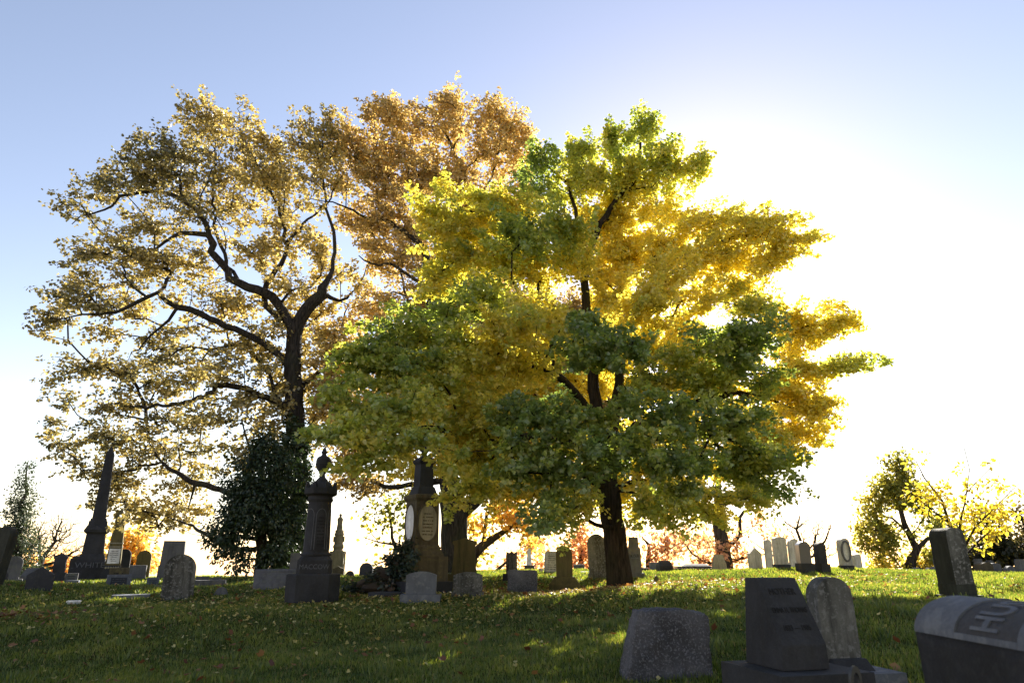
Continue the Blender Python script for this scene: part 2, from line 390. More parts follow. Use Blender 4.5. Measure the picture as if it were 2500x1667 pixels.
def arc(w, h, rise, n=22, power=2.0):
    """closed outline, straight sides then an elliptical head of height rise"""
    pts = [(-w / 2, 0), (w / 2, 0)]
    for i in range(n + 1):
        a = math.pi * i / n
        pts.append((w / 2 * math.copysign(abs(math.cos(a)) ** (2 / power), math.cos(a)), h - rise + rise * math.sin(a) ** (2 / power)))
    return pts

def segarc(w, h, rise, n=18):
    pts = [(-w / 2, 0), (w / 2, 0)]
    for i in range(n + 1):
        x = w / 2 - w * i / n
        pts.append((x, h - rise * (2 * x / w) ** 2))
    return pts

def text_mesh(s, size, depth, mat, parent, loc, rot=(math.pi / 2, 0, 0), name='inscription', sx=1.0, bold=0.0):
    cu = bpy.data.curves.new(name, 'FONT'); cu.body = s; cu.size = size; cu.extrude = depth; cu.offset = bold
    cu.align_x = 'CENTER'; cu.align_y = 'CENTER'; cu.resolution_u = 3
    o = bpy.data.objects.new(name, cu); COL.objects.link(o)
    bpy.context.view_layer.update()
    me = bpy.data.meshes.new_from_object(o.evaluated_get(bpy.context.evaluated_depsgraph_get()))
    bpy.data.objects.remove(o); bpy.data.curves.remove(cu)
    me.name = name; me.materials.clear()
    p = link(name, me, mat, parent); p.location = loc; p.rotation_euler = rot; p.scale = (sx, 1, 1)
    return p

def dashes(parent, rows, w, z0, z1, y, mat):
    """worn, unreadable lines of lettering as small cut marks"""
    bm = bmesh.new(); r = random.Random(rows * 7 + int(w * 1000))
    for i in range(rows):
        z = z1 - (i + .5) * (z1 - z0) / rows; hh = (z1 - z0) / rows * .38; x = -w / 2 * r.uniform(.6, 1)
        xe = -x
        while x < xe:
            dw = hh * r.uniform(.25, .7)
            if r.random() > .12: bx(bm, x, y, z - hh / 2 * r.uniform(.6, 1), z + hh / 2 * r.uniform(.6, 1), dw, .008)
            x += dw + hh * r.uniform(.15, .35)
    return bm_obj('inscription', bm, mat, parent)

def jitter(me, amp, scale, seed=0):
    """weather a mesh by pushing vertices with smooth noise"""
    from mathutils import noise as mn
    for v in me.vertices:
        n = mn.noise_vector(Vector(v.co) * scale + Vector((seed, 0, 0)))
        v.co += n * amp

def rough_box(w, d, h, topw=1.0, cuts=10, seed=0, amp=.03, dome=.0):
    bm = bmesh.new()
    bmesh.ops.create_cube(bm, size=1)
    bmesh.ops.subdivide_edges(bm, edges=bm.edges, cuts=cuts, use_grid_fill=True)
    from mathutils import noise as mn
    for v in bm.verts:
        x, y, z = v.co; t = z + .5
        k = 1 + (topw - 1) * t
        z2 = t * h
        z2 -= dome * h * (2 * x) ** 2 * t
        v.co = Vector((x * w * k, y * d * k, z2))
        n = mn.noise_vector(v.co * 3.1 + Vector((seed * 3.3, 1, 2))) * amp + mn.noise_vector(v.co * 11 + Vector((seed, 5, 2))) * amp * .35
        v.co += n
    return bm

def build_stone(a, k):
    kind, name, cx, top, base, wpx, Y, t, mk, label = a
    cat = {'headstone': 'headstone', 'grave_marker': 'grave marker', 'rock': 'rock', 'tomb': 'tomb'}[name]
    mat = M[mk]
    gb = k['b'][3] if 'b' in k else base
    p = at(cx, gb, Y); g = gz(p.x, p.y)
    H = zat(top, Y) - zat(base, Y)
    w = wpx * mpp((top + base) / 2, Y)
    az = math.atan((cx - 1250) / F)
    yaw = k.get('yaw', random.uniform(-.07, .07) + (-az * .85 if cx < 1000 else 0.0)); dd = abs(az + yaw)
    if kind not in ('rock', 'ledger', 'long', 'bench', 'roughblock'): w = max(w * .6, (w * math.cos(az) - t * math.sin(dd)) / math.cos(dd))
    tilt = k.get('tilt', random.uniform(-.012, .012))
    zb = 0.0
    has_parts = any(q in k for q in ('b', 'ins', 'text', 'panel', 'oval')) and not (k.get('ins') == 0 and not any(q in k for q in ('b', 'text', 'panel', 'oval')))
    root = None
    if has_parts:
        root = empty(name, (p.x, p.y, g - .02), yaw, tilt)
        tag(root, label, cat, k.get('group'))
    if 'b' in k:
        bw, bt, bd, bb = k['b']
        zb = zat(bt, Y) - zat(bb, Y) + .02
        bm = bmesh.new(); W = max(w * 1.08, (bw * mpp(bb, Y) * math.cos(az) - bd * math.sin(dd)) / math.cos(dd))
        if k.get('bevelbase'):
            bx(bm, 0, 0, -.15, zb * .5, W, bd); bx(bm, 0, 0, zb * .5 + .0, zb, W, bd, W * .62, bd * .5)
        else:
            bx(bm, 0, 0, -.15, zb, W, bd)
        bm_obj('base', bm, M[k.get('bm', mk if mk not in ('marble', 'polish') else 'dark')], root, bevel=.012)
        zb -= .002
    bm = bmesh.new(); z0 = -.1 if 'b' not in k else 0
    bev = .012; sm = True
    if kind == 'arch':
        r = w / 2 * (1.0 if 'flatarch' not in k else k['flatarch'])
        prism(bm, arc(w, H, min(r, H * .8)), t); bev = .018
    elif kind in ('waist', 'waistp'):
        n = 16; out = []
        right = []
        for i in range(n + 1):
            f = i / n
            ww = w / 2 * (1 - .12 * math.exp(-((f - .12) / .12) ** 2)) * (.9 + .1 * f) if kind == 'waist' else w / 2 * (1.0 - .16 * math.sin(min(1, f / .8) * math.pi * .5) + (.13 if f > .88 else 0))
            right.append((ww, H * f * (.72 if kind == 'waist' else .9)))
        if kind == 'waist':
            hb = H * .72
            head = [(w / 2 * math.cos(math.pi * i / 20), hb + (H - hb) * math.sin(math.pi * i / 20)) for i in range(1, 20)]
        else:
            head = [(0, H)]
        out = right + head + [(-x, z) for x, z in right[::-1]]
        prism(bm, out, t)
    elif kind == 'ped':
        r = k.get('rise', .2) * H; e = k.get('eave', 0) * w
        o = [(-w / 2 + e, 0), (w / 2 - e, 0)]
        if e: o += [(w / 2 - e, H - r * 1.6), (w / 2, H - r * 1.6)]
        o += [(w / 2, H - r), (0, H), (-w / 2, H - r)]
        if e: o += [(-w / 2, H - r * 1.6), (-w / 2 + e, H - r * 1.6)]
        prism(bm, o, t)
    elif kind == 'serp': prism(bm, segarc(w, H, H * .16), t); bev = .02
    elif kind == 'flat': bx(bm, 0, 0, z0, H, w, t, w * k.get('topw', 1), t * k.get('topw', 1))
    elif kind == 'taper':
        if k.get('shoulder'):
            bx(bm, 0, 0, 0, H * .7, w, t, w * .93, t * .9); bx(bm, 0, 0, H * .7 + .001, H, w * .72, t * .7, w * .66, t * .66)
        else: prism(bm, [(-w / 2, 0), (w / 2, 0), (w * .45, H * .9), (w * .36, H), (-w * .36, H), (-w * .45, H * .9)], t)
    elif kind == 'hip': bx(bm, 0, 0, z0, H * .55, w, t); bx(bm, 0, 0, H * .55, H, w, t, w * k['topw'], t * .4)
    elif kind == 'pyr':
        bx(bm, 0, 0, z0, H * .22, w * 1.12, t * 1.12); bx(bm, 0, 0, H * .22, H * .5, w, t, w * .93, t * .93); bx(bm, 0, 0, H * .5 + .002, H, w * .9, t * .9, w * .66, t * .6)
    elif kind == 'ledger':
        hh = max(.07, H * .5)
        if k.get('round_'):
            lathe(bm, [(w / 2, -.1), (w / 2, hh), (w / 2 * .97, hh + .02)], 40)
            bmesh.ops.scale(bm, vec=(1, t / w, 1), verts=bm.verts); bev = 0
        else: bx(bm, 0, 0, -.1, hh, w, t * 1.0)
    elif kind == 'long':
        bx(bm, 0, 0, z0, H * .5, w, t); bx(bm, 0, 0, H * .5 + .01, H * .72, w * .94, t * .9); bx(bm, w * .05, 0, H * .73, H, w * .6, t * .7, w * .45, t * .3)
    elif kind == 'bench':
        prism(bm, [(-.0 - t / 2, 0), (t / 2, 0), (t * .22, H * .8), (-t * .2, H * .8)], w, -w / 2)
        n = 14; c = H * .8; rr = H * .2
        prism(bm, [(math.cos(2 * math.pi * i / n) * rr * 1.15 + t * .02, c + rr * math.sin(2 * math.pi * i / n)) for i in range(n)], w * .97, -w * .485)
        bmesh.ops.rotate(bm, verts=bm.verts, cent=(0, 0, 0), matrix=Matrix.Rotation(R(90), 3, 'Z'))
    elif kind == 'ridge':
        prism(bm, [(-w / 2, 0), (w / 2, 0), (w / 2, H), (w * .22, H * .93), (0, H), (-w * .22, H * .93), (-w / 2, H)], t)
        for i in range(5): bx(bm, -w * .36 + i * w * .18, -t / 2 - .012, 0, H * .9, w * .09, .03)
    elif kind == 'roughblock': bm.free(); bm = rough_box(w, t, H + .05, .97, 9, 3, .025); bev = 0
    elif kind == 'rock': bm.free(); bm = rough_box(w, t, H * 1.25 + .03, .6, 7, int(cx), .04 * w, .25); bev = 0
    nm = name if not has_parts else 'tablet'
    o = bm_obj(nm, bm, mat, root, bevel=bev, smooth=sm)
    if has_parts:
        o.location = (0, 0, zb)
    else:
        o.location = (p.x, p.y, g - .03); o.rotation_euler = (0, tilt, yaw); tag(o, label, cat, k.get('group'))
    fy = -t / 2 - .002
    if k.get('ins'):
        dashes(root, k['ins'], w * .7, zb + H * .15, zb + H * .82, fy, M['letter'])
    if k.get('text'):
        s, sz = k['text']
        bm = bmesh.new(); bx(bm, 0, -t / 2 + .0, zb + H * .40, zb + H * .53, w * .6, .05); bm_obj('name_panel', bm, M['blue'], root, bevel=.004)
        text_mesh(s, H * .13, .004, M['letter'], root, (0, -t / 2 - .028, zb + H * .465), sx=.75)
    if k.get('panel'):
        bm = bmesh.new(); bx(bm, 0, -t / 2, zb + H * .18, zb + H * .78, w * .66, .012); bm_obj('panel', bm, M['slate'], root)
        dashes(root, 3, w * .55, zb + H * .22, zb + H * .74, -t / 2 - .008, M['letter_pale'])
    if k.get('oval'):
        bm = bmesh.new(); n = 40; rx, rz, cz = w * .36, H * .33, zb + H * .52
        ring = []
        for i in range(n):
            a_ = 2 * math.pi * i / n
            ring.append([bm.verts.new((math.cos(a_) * (rx + q) , -t / 2 + y, cz + math.sin(a_) * (rz + q))) for q, y in ((-.0, .01), (.0, -.03), (.045, -.03), (.06, .01))])
        for i in range(n):
            A, B = ring[i], ring[(i + 1) % n]
            for j in range(3): bm.faces.new((A[j], A[j + 1], B[j + 1], B[j]))
        bm_obj('oval_wreath', bm, M['grey'], root, smooth=True)

for a, k in S: build_stone(a, k)
# ------------------------------------------------------------------ large monuments
def site(name, px, pyb, Y, yaw, label, cat, tilt=0):
    p = at(px, pyb, Y); g = gz(p.x, p.y)
    e = empty(name, (p.x, p.y, g), yaw, tilt); tag(e, label, cat)
    k = mpp(pyb - 80, Y) * (.86 if px < 400 else 1)
    z0 = zat(pyb, Y)
    return e, k, (lambda py: zat(py, Y) - z0)

def column_monument():
    e, k, Z = site('column_monument', 762, 1466, 13.9, R(13), 'tall dark granite column monument topped by an urn, on an octagonal block', 'monument')
    c8 = 1 / math.cos(math.pi / 8)
    def chs(name, prof, ch=.16, mat='dark', bev=.012):
        bm = bmesh.new(); rings = []
        for w, py in prof:
            h = w / 2 * k; c = h * 2 * ch
            rings.append([bm.verts.new((x, y, Z(py))) for x, y in ((h - c, -h), (h, -h + c), (h, h - c), (h - c, h), (-h + c, h), (-h, h - c), (-h, -h + c), (-h + c, -h))])
        for a_, b_ in zip(rings, rings[1:]):
            for i in range(8): bm.faces.new((a_[i], a_[(i + 1) % 8], b_[(i + 1) % 8], b_[i]))
        bm.faces.new(rings[0][::-1]); bm.faces.new(rings[-1])
        return bm_obj(name, bm, M[mat], e, bevel=bev)
    def ob(name, prof, seg=8, mat='dark', parent=e, bev=.015, rot=math.pi / 8, smooth=True):
        bm = bmesh.new(); lathe(bm, [(w / 2 * k * (c8 if seg == 8 else 1), Z(py)) for w, py in prof], seg, rot)
        return bm_obj(name, bm, M[mat], parent, bevel=bev, smooth=smooth)
    bm = bmesh.new()
    for i in range(9):
        a = i * .7; bx(bm, math.cos(a) * .36, math.sin(a) * .36, -.12, Z(1466), .26, .2)
    fo = bm_obj('footing', bm, M['soil'], e, bevel=.03)
    chs('base', [(124, 1464), (124, 1399), (119, 1397)], .2)
    chs('die', [(82, 1397), (80, 1364), (68, 1356), (64, 1354)], .1)
    sh = ob('shaft', [(70, 1354), (74, 1352), (74, 1349), (66, 1347), (62, 1345), (56, 1224), (62, 1220), (64, 1217), (60, 1214), (60, 1208)], 32, bev=0)
    cp = ob('capital', [(66, 1208), (78, 1204), (79, 1202), (79, 1190), (60, 1189), (44, 1176), (34, 1173)], 8)
    bm = bmesh.new()
    for i in range(8):
        a = math.pi / 8 + i * math.pi / 4; r = 37 * k * c8
        bmesh.ops.create_cone(bm, cap_ends=True, segments=4, radius1=.055, radius2=.03, depth=Z(1176) - Z(1190),
            matrix=Matrix.Translation((r * .9 * math.cos(a), r * .9 * math.sin(a), (Z(1176) + Z(1190)) / 2)) @ Matrix.Rotation(a + math.pi / 4, 4, 'Z'))
    bm_obj('acroteria', bm, M['dark'], cp)
    ob('urn', [(30, 1173), (31, 1171), (26, 1168), (15, 1162), (13, 1158), (13, 1155), (17, 1153), (16, 1151), (20, 1149), (30, 1143), (37, 1135), (39, 1131), (39, 1130),
               (37, 1129), (37, 1122), (32, 1115), (24, 1112), (15, 1110), (11, 1107), (11, 1105), (15, 1103), (15, 1101), (10, 1098), (11, 1096), (8, 1093), (2, 1089)], 32, bev=0)
    # carved arches round the shaft
    bm = bmesh.new()
    zt, zb = Z(1240), Z(1338)
    for q in range(6):
        ac = q * math.pi / 3 - math.pi / 2 + .25
        for s in (-1, 1):
            for i in range(14):
                def P(t, off):
                    if t < .7: x, z = s * .42, zb + (zt - .14 - zb) * t / .7
                    else:
                        b = (t - .7) / .3 * math.pi / 2; x, z = s * .42 * math.cos(b), zt - .14 + .14 * math.sin(b)
                    a = ac + x * (1 + off * .03 / .42 * 0); r = (31 - 3 * (z - zb) / (zt - zb)) * k + .004 + off * .0
                    return a, z, r
                a0, z0, r0 = P(i / 14, 0); a1, z1, r1 = P((i + 1) / 14, 0)
                p0 = Vector((r0 * math.cos(a0), r0 * math.sin(a0), z0)); p1 = Vector((r1 * math.cos(a1), r1 * math.sin(a1), z1))
                d = p1 - p0; n = Vector((math.cos((a0 + a1) / 2), math.sin((a0 + a1) / 2), 0)); sd = d.cross(n).normalized() * .006
                vs = [bm.verts.new(v) for v in (p0 - sd - n * .01, p0 + sd - n * .01, p0 + sd + n * .003, p0 - sd + n * .003, p1 - sd - n * .01, p1 + sd - n * .01, p1 + sd + n * .003, p1 - sd + n * .003)]
                for f in ((2, 3, 7, 6), (1, 2, 6, 5), (3, 0, 4, 7)): bm.faces.new([vs[j] for j in f])
    bm_obj('carved_arches', bm, M['letter_pale'], sh)
    # column of worn lettering
    ln = random.Random(4)
    bm = bmesh.new(); z = Z(1262)
    while z > Z(1328):
        a = -math.pi / 2 - .02
        while a < -math.pi / 2 + .52:
            da = ln.uniform(.03, .07); r = 30 * k + .006
            if ln.random() > .15:
                m_ = Matrix.Rotation(a + da / 2, 4, 'Z') @ Matrix.Translation((r * (1 - (Z(1262) - z) * -.02), 0, z))
                bmesh.ops.create_cube(bm, size=1, matrix=m_ @ Matrix.Diagonal((.008, da * r, .024, 1)))
            a += da + .03
        z -= .062
    bm_obj('inscription', bm, M['letter'], sh)
    r = 40.6 * k
    text_mesh('MACCOW', .125, .006, M['letter_pale'], e, (0, -r + .004, Z(1380)), (R(88), 0, 0), sx=.95)
column_monument()

def great_pedestal():
    e, k, Z = site('pedestal_monument', 1024, 1438, 15.2, R(33), 'great brownstone pedestal monument with oval panels and draped urn under the ginkgo branches', 'monument')
    def b(name, parts, mat, bev=.015, parent=e):
        bm = bmesh.new()
        for w0, p0, w1, p1 in parts: bx(bm, 0, 0, Z(p0), Z(p1), w0 * k, w0 * k, w1 * k, w1 * k)
        return bm_obj(name, bm, M[mat], parent, bevel=bev)
    b('base', [(118, 1445, 118, 1406)], 'dark')
    b('block', [(100, 1406, 99, 1346)], 'brown')
    b('moulding', [(84, 1346, 82, 1338), (80, 1338, 70, 1328), (74, 1328, 72, 1323), (68, 1323, 64, 1318)], 'brown')
    d = b('die', [(63, 1318, 61, 1213)], 'brown', .02)
    b('cornice', [(64, 1213, 71, 1207), (72, 1207, 72, 1200), (66, 1200, 60, 1197)], 'brown')
    b('roof', [(54, 1197, 42, 1178)], 'dark')
    b('upper_shaft', [(38, 1178, 34, 1124)], 'dark')
    b('upper_cap', [(36, 1124, 44, 1118), (44, 1118, 44, 1113), (38, 1113, 30, 1107)], 'dark')
    bm = bmesh.new(); lathe(bm, [(w / 2 * k, Z(p)) for w, p in [(24, 1107), (14, 1102), (12, 1098), (22, 1090), (28, 1082), (24, 1072), (12, 1066), (4, 1060)]], 20)
    bm_obj('urn', bm, M['dark'], e, smooth=True)
    n = 36
    for ang, mk in ((0, 'buff'), (-math.pi / 2, 'white')):
        bm = bmesh.new(); rx, rz, cz = 25 * k, (Z(1222) - Z(1308)) / 2, Z(1265); y = -31.5 * k
        outl = [(rx * math.cos(2 * math.pi * i / n), cz + rz * math.copysign(abs(math.sin(2 * math.pi * i / n)) ** .85, math.sin(2 * math.pi * i / n))) for i in range(n)]
        prism(bm, outl, .02, y - .008)
        bmesh.ops.rotate(bm, verts=bm.verts, cent=(0, 0, 0), matrix=Matrix.Rotation(ang, 3, 'Z'))
        bm_obj('oval_panel', bm, M[mk], d, bevel=.003)
        bm = bmesh.new(); ring = []
        for x, z in outl:
            f = 1.0
            ring.append([bm.verts.new((x * s, y + yy, cz + (z - cz) * s2)) for s, s2, yy in ((1.0, 1.0, -.006), (1.03, 1.015, -.03), (1.1, 1.05, -.03), (1.13, 1.07, .01))])
        for i in range(n):
            A, B = ring[i], ring[(i + 1) % n]
            for j in range(3): bm.faces.new((A[j], A[j + 1], B[j + 1], B[j]))
        bmesh.ops.rotate(bm, verts=bm.verts, cent=(0, 0, 0), matrix=Matrix.Rotation(ang, 3, 'Z'))
        bm_obj('oval_frame', bm, M['brown'], d, smooth=True)
    ins = dashes(d, 7, 30 * k, Z(1298), Z(1240), -31.5 * k - .011, M['brown'])
great_pedestal()

def obelisk_tall():
    e, k, Z = site('obelisk', 216, 1412, 24, R(27), 'tall dark granite obelisk on a stepped pedestal at left', 'obelisk')
    def b(name, parts, mat='dark', bev=.02):
        bm = bmesh.new()
        for w0, p0, w1, p1 in parts: bx(bm, 0, 0, Z(p0), Z(p1), w0 * k, w0 * k, w1 * k, w1 * k)
        return bm_obj(name, bm, M[mat], e, bevel=bev)
    b('base', [(88, 1418, 88, 1385), (78, 1385, 76, 1369)])
    b('moulding', [(68, 1369, 66, 1362), (64, 1362, 56, 1350)])
    b('die', [(52, 1350, 46, 1301)])
    b('cornice', [(50, 1301, 60, 1297), (60, 1297, 60, 1291), (58, 1291, 48, 1281), (46, 1281, 44, 1270), (40, 1270, 38, 1264)])
    b('shaft', [(33, 1264, 22, 1108), (22.01, 1108, 1.5, 1086)])
    bm = bmesh.new(); yy = -(39 * k); w = 40 * k
    vs = [(-w / 2, Z(1292)), (w / 2, Z(1292)), (0, Z(1282))]
    prism(bm, vs, .05, -30 * k - .02); bm_obj('pediment', bm, M['slate'], e)
    text_mesh('WHITE', .24, .015, M['letter_pale'], e, (0, -39 * k + .01, Z(1377.5)), (R(87), 0, 0), sx=1.15)
obelisk_tall()

def obelisk_brown():
    e, k, Z = site('obelisk', 270, 1412, 22.6, R(26), 'smaller brown obelisk with white inscribed panel beside the tall obelisk', 'obelisk')
    def b(name, parts, mat='moss', bev=.015, cy=0):
        bm = bmesh.new()
        for w0, p0, w1, p1 in parts: bx(bm, 0, cy, Z(p0), Z(p1), w0 * k, w0 * k, w1 * k, w1 * k)
        return bm_obj(name, bm, M[mat], e, bevel=bev)
    b('base', [(52, 1418, 50, 1392), (42, 1392, 40, 1374)], 'dark')
    b('shaft', [(38, 1374, 23, 1250), (23.01, 1250, 1.5, 1238)])
    b('collar', [(35, 1331, 34.6, 1328), (34.6, 1322, 34.2, 1319)], 'buff', .004)
    bm = bmesh.new(); bx(bm, 0, -18.3 * k, Z(1370), Z(1334), 30 * k, .03, 28 * k, .03, dy=1.9 * k); bm_obj('panel', bm, M['white'], e)
    dashes(e, 6, 22 * k, Z(1366), Z(1338), -18.3 * k - .02 + .9 * k, M['letter'])
    bm = bmesh.new()
    for i in range(6): bmesh.ops.create_cone(bm, cap_ends=True, segments=4, radius1=.045, radius2=.03, depth=.03, matrix=Matrix.Translation(((i - 2.5) * 6 * k, -20.8 * k, Z(1380))) @ Matrix.Rotation(R(90), 4, 'X'))
    bm_obj('rosettes', bm, M['buff'], e)
obelisk_brown()

def marble_spire():
    e, k, Z = site('marble_spire', 821, 1404, 25, R(5), 'ornate white marble spire with statue on top, seen between column monument and ivy', 'monument')
    bm = bmesh.new(); bx(bm, 0, 0, Z(1412), Z(1388), 38 * k, 38 * k); bx(bm, 0, 0, Z(1388), Z(1340), 30 * k, 30 * k, 26 * k, 26 * k)
    for sx in (-1, 1):
        for sy in (-1, 1):
            bx(bm, sx * 14 * k, sy * 14 * k, Z(1388), Z(1345), 6 * k, 6 * k); bx(bm, sx * 14 * k, sy * 14 * k, Z(1345), Z(1340), 9 * k, 9 * k, 5 * k, 5 * k)
    bm_obj('base', bm, M['buff'], e, bevel=.02)
    bm = bmesh.new(); lathe(bm, [(w / 2 * k, Z(p)) for w, p in [(26, 1340), (22, 1336), (24, 1333), (27, 1329), (24, 1324), (20, 1322), (23, 1321), (21, 1319), (20, 1303), (24, 1301), (24, 1298), (20, 1295), (22, 1291), (16, 1288), (15, 1286)]], 12)
    for i in range(4):
        a = i * math.pi / 2; bx(bm, 11 * k * math.cos(a), 11 * k * math.sin(a), Z(1318), Z(1304), 5 * k, 5 * k)
    bm_obj('shaft', bm, M['buff'], e, bevel=.01, smooth=True)
    bm = bmesh.new(); n = 16; rings = []
    for w, p in [(13, 1286), (14, 1283), (12, 1275), (12, 1268), (14, 1264), (13, 1260), (6, 1257), (5, 1255.5), (7, 1253), (6, 1250), (2, 1248.5)]:
        rings.append([bm.verts.new((w / 2 * k * math.cos(2 * math.pi * i / n) * (1 + .12 * math.sin(5 * i)), w / 2 * k * math.sin(2 * math.pi * i / n) * .8, Z(p))) for i in range(n)])
    for A, B in zip(rings, rings[1:]):
        for i in range(n): bm.faces.new((A[i], A[(i + 1) % n], B[(i + 1) % n], B[i]))
    bm.faces.new(rings[-1]); bm.faces.new(rings[0][::-1])
    bm_obj('statue', bm, M['buff'], e, smooth=True)
marble_spire()

def small_obelisk():
    e, k, Z = site('obelisk', 1292, 1394, 27, 0, 'small white marble obelisk on a tiered base far behind, before red trees', 'obelisk')
    bm = bmesh.new(); bx(bm, 0, 0, Z(1398), Z(1386), 30 * k, 30 * k); bx(bm, 0, 0, Z(1386), Z(1379), 26 * k, 26 * k, 22 * k, 22 * k); bx(bm, 0, 0, Z(1379), Z(1376), 30 * k, 30 * k)
    bm_obj('base', bm, M['grey'], e, bevel=.01)
    bm = bmesh.new(); bx(bm, 0, 0, Z(1376), Z(1340), 13 * k, 13 * k, 8 * k, 8 * k); bx(bm, 0, 0, Z(1340), Z(1334), 8.01 * k, 8.01 * k, 1, 1) if False else bx(bm, 0, 0, Z(1340) + .001, Z(1334), 8 * k, 8 * k, .5 * k, .5 * k)
    bm_obj('shaft', bm, M['white'], e, bevel=.005)
small_obelisk()

# ------------------------------------------------------------------ foreground
def fg_boulder():
    Y = 5.72; p = at(1636, 1650, Y); p.y += .17; g = gz(p.x, p.y); k = mpp(1580, Y)
    H = zat(1489, Y) - g
    bm = rough_box(215 * k, .34, H + .06, 1.0, 44, 2, .03)
    for v in bm.verts:
        t = v.co.z / H
        if v.co.x < 0: v.co.x *= 1 - .34 * t
        else: v.co.x *= 1 - .03 * t
        v.co.y *= 1 - .35 * t
        if t > .7: v.co.z -= (max(0, abs(v.co.x + .02) / (107 * k) - .3)) ** 2 * (.05 if v.co.x > 0 else .12) * (t - .7) / .3
        v.co.z -= .06
        from mathutils import noise as mn
        v.co += mn.noise_vector(v.co * 26) * .007 + mn.noise_vector(v.co * 60) * .003
    o = bm_obj('headstone', bm, M['rough'], None, smooth=False)
    o.data.polygons.foreach_set('use_smooth', np.ones(len(o.data.polygons), bool))
    o.location = (p.x, p.y, g); o.rotation_euler = (0, 0, R(4))
    tag(o, 'rough-hewn pale granite headstone with craggy top, alone in the right foreground', 'headstone')
fg_boulder()

def mother():
    Y = 4.25; yaw = R(15)
    p = at(1921, 1625, Y); g = gz(p.x, p.y); zt = p.z - g
    e = empty('slant_monument', (p.x, p.y, g), yaw); tag(e, 'dark granite slant monument carved MOTHER on a broad base in the foreground', 'monument')
    k = mpp(1620, Y); w, d = 126 * k, 152 * k; H = zat(1411, Y) - p.z
    bm = bmesh.new(); bx(bm, .03, -.02, -.1, zt, .58, .60, .57, .585); bm_obj('base', bm, M['dark'], e, bevel=.01)
    bm = bmesh.new(); tk = d * .34
    prism(bm, [(-d / 2, 0), (d / 2, 0), (d / 2 - .045, H), (d / 2 - .045 - tk, H), (-d / 2, H * .27)], w, -w / 2)
    bmesh.ops.rotate(bm, verts=bm.verts, cent=(0, 0, 0), matrix=Matrix.Rotation(R(90), 3, 'Z'))
    for v in bm.verts: v.co.x *= 1 - .10 * v.co.z / H
    blk = bm_obj('block', bm, M['dark'], e, bevel=.006); blk.location = (0, 0, zt + .002)
    # after the 90 degree turn profile x -> y ; front edge is at y = -d/2
    y0, z0 = -d / 2, H * .27; y1, z1 = d / 2 - .045 - tk, H
    ang = math.atan2(z1 - z0, y1 - y0); nrm = Vector((0, -math.sin(ang), math.cos(ang)))
    for s, f, sz, sx in (('MOTHER', .78, .056, .78), ('EMMA H. THOMAS', .50, .044, .62), ('1833 \u2014 1905', .24, .044, .74)):
        q = Vector((0, y0 + (y1 - y0) * f, z0 + (z1 - z0) * f)) + nrm * .0015
        text_mesh(s, sz, .0022, M['letter'], blk, q, (ang, 0, 0), sx=sx, name='inscription', bold=0)
mother()

def fg_arch():
    Y = 5.0
    p = at(2062, 1640, Y); g = gz(p.x, p.y)
    e = empty('headstone', (p.x, p.y, g), R(10)); tag(e, 'leaning round-topped mottled headstone on a pale base right of the MOTHER monument', 'headstone')
    zb = zat(1632, Y) - g; zm = zat(1604, Y) - g; zt = zat(1404, Y) - g
    bm = bmesh.new(); bx(bm, .09, -.03, -.1, zb, .40, .38); bm_obj('base', bm, M['blue'], e, bevel=.01)
    bm = bmesh.new(); bx(bm, -.0, .02, zb, zm, .30, .27, .24, .2); bm_obj('plinth', bm, M['dark'], e, bevel=.02)
    w = .265; bm = bmesh.new(); prism(bm, arc(w, zt - zm, w * .46), .13)
    t = bm_obj('tablet', bm, M['mottle'], e, bevel=.02, smooth=True); t.location = (-.015, .03, zm - .01); t.rotation_euler = (0, R(-1), 0)
fg_arch()

def flag_holder():
    Y = 3.75; p = at(2079, 1667, Y); g = gz(p.x, p.y); zt = zat(1624, Y) - g
    bm = bmesh.new(); n = 14; w = .035; h = zt
    for i in range(n):
        a0, a1 = math.pi * i / n, math.pi * (i + 1) / n
        P = [(math.cos(a) * r, h - w * 2 + math.sin(a) * r * 2) for a, r in ((a0, w), (a1, w), (a1, w * .55), (a0, w * .55))]
        prism(bm, P, .018)
    for s in (-1, 1): bx(bm, s * w * .775, 0, .0, h - w * 2, w * .45, .018)
    bx(bm, 0, 0, -.15, h * .45, .02, .016); bx(bm, 0, 0, h * .55, h * .62, w * 1.6, .016)
    o = bm_obj('flag_holder', bm, M['iron'], None, bevel=.002, smooth=True)
    o.location = (p.x, p.y, g); o.rotation_euler = (0, R(4), R(20))
    tag(o, 'black iron arched grave marker stake before the pale base at the bottom edge', 'grave marker')
flag_holder()

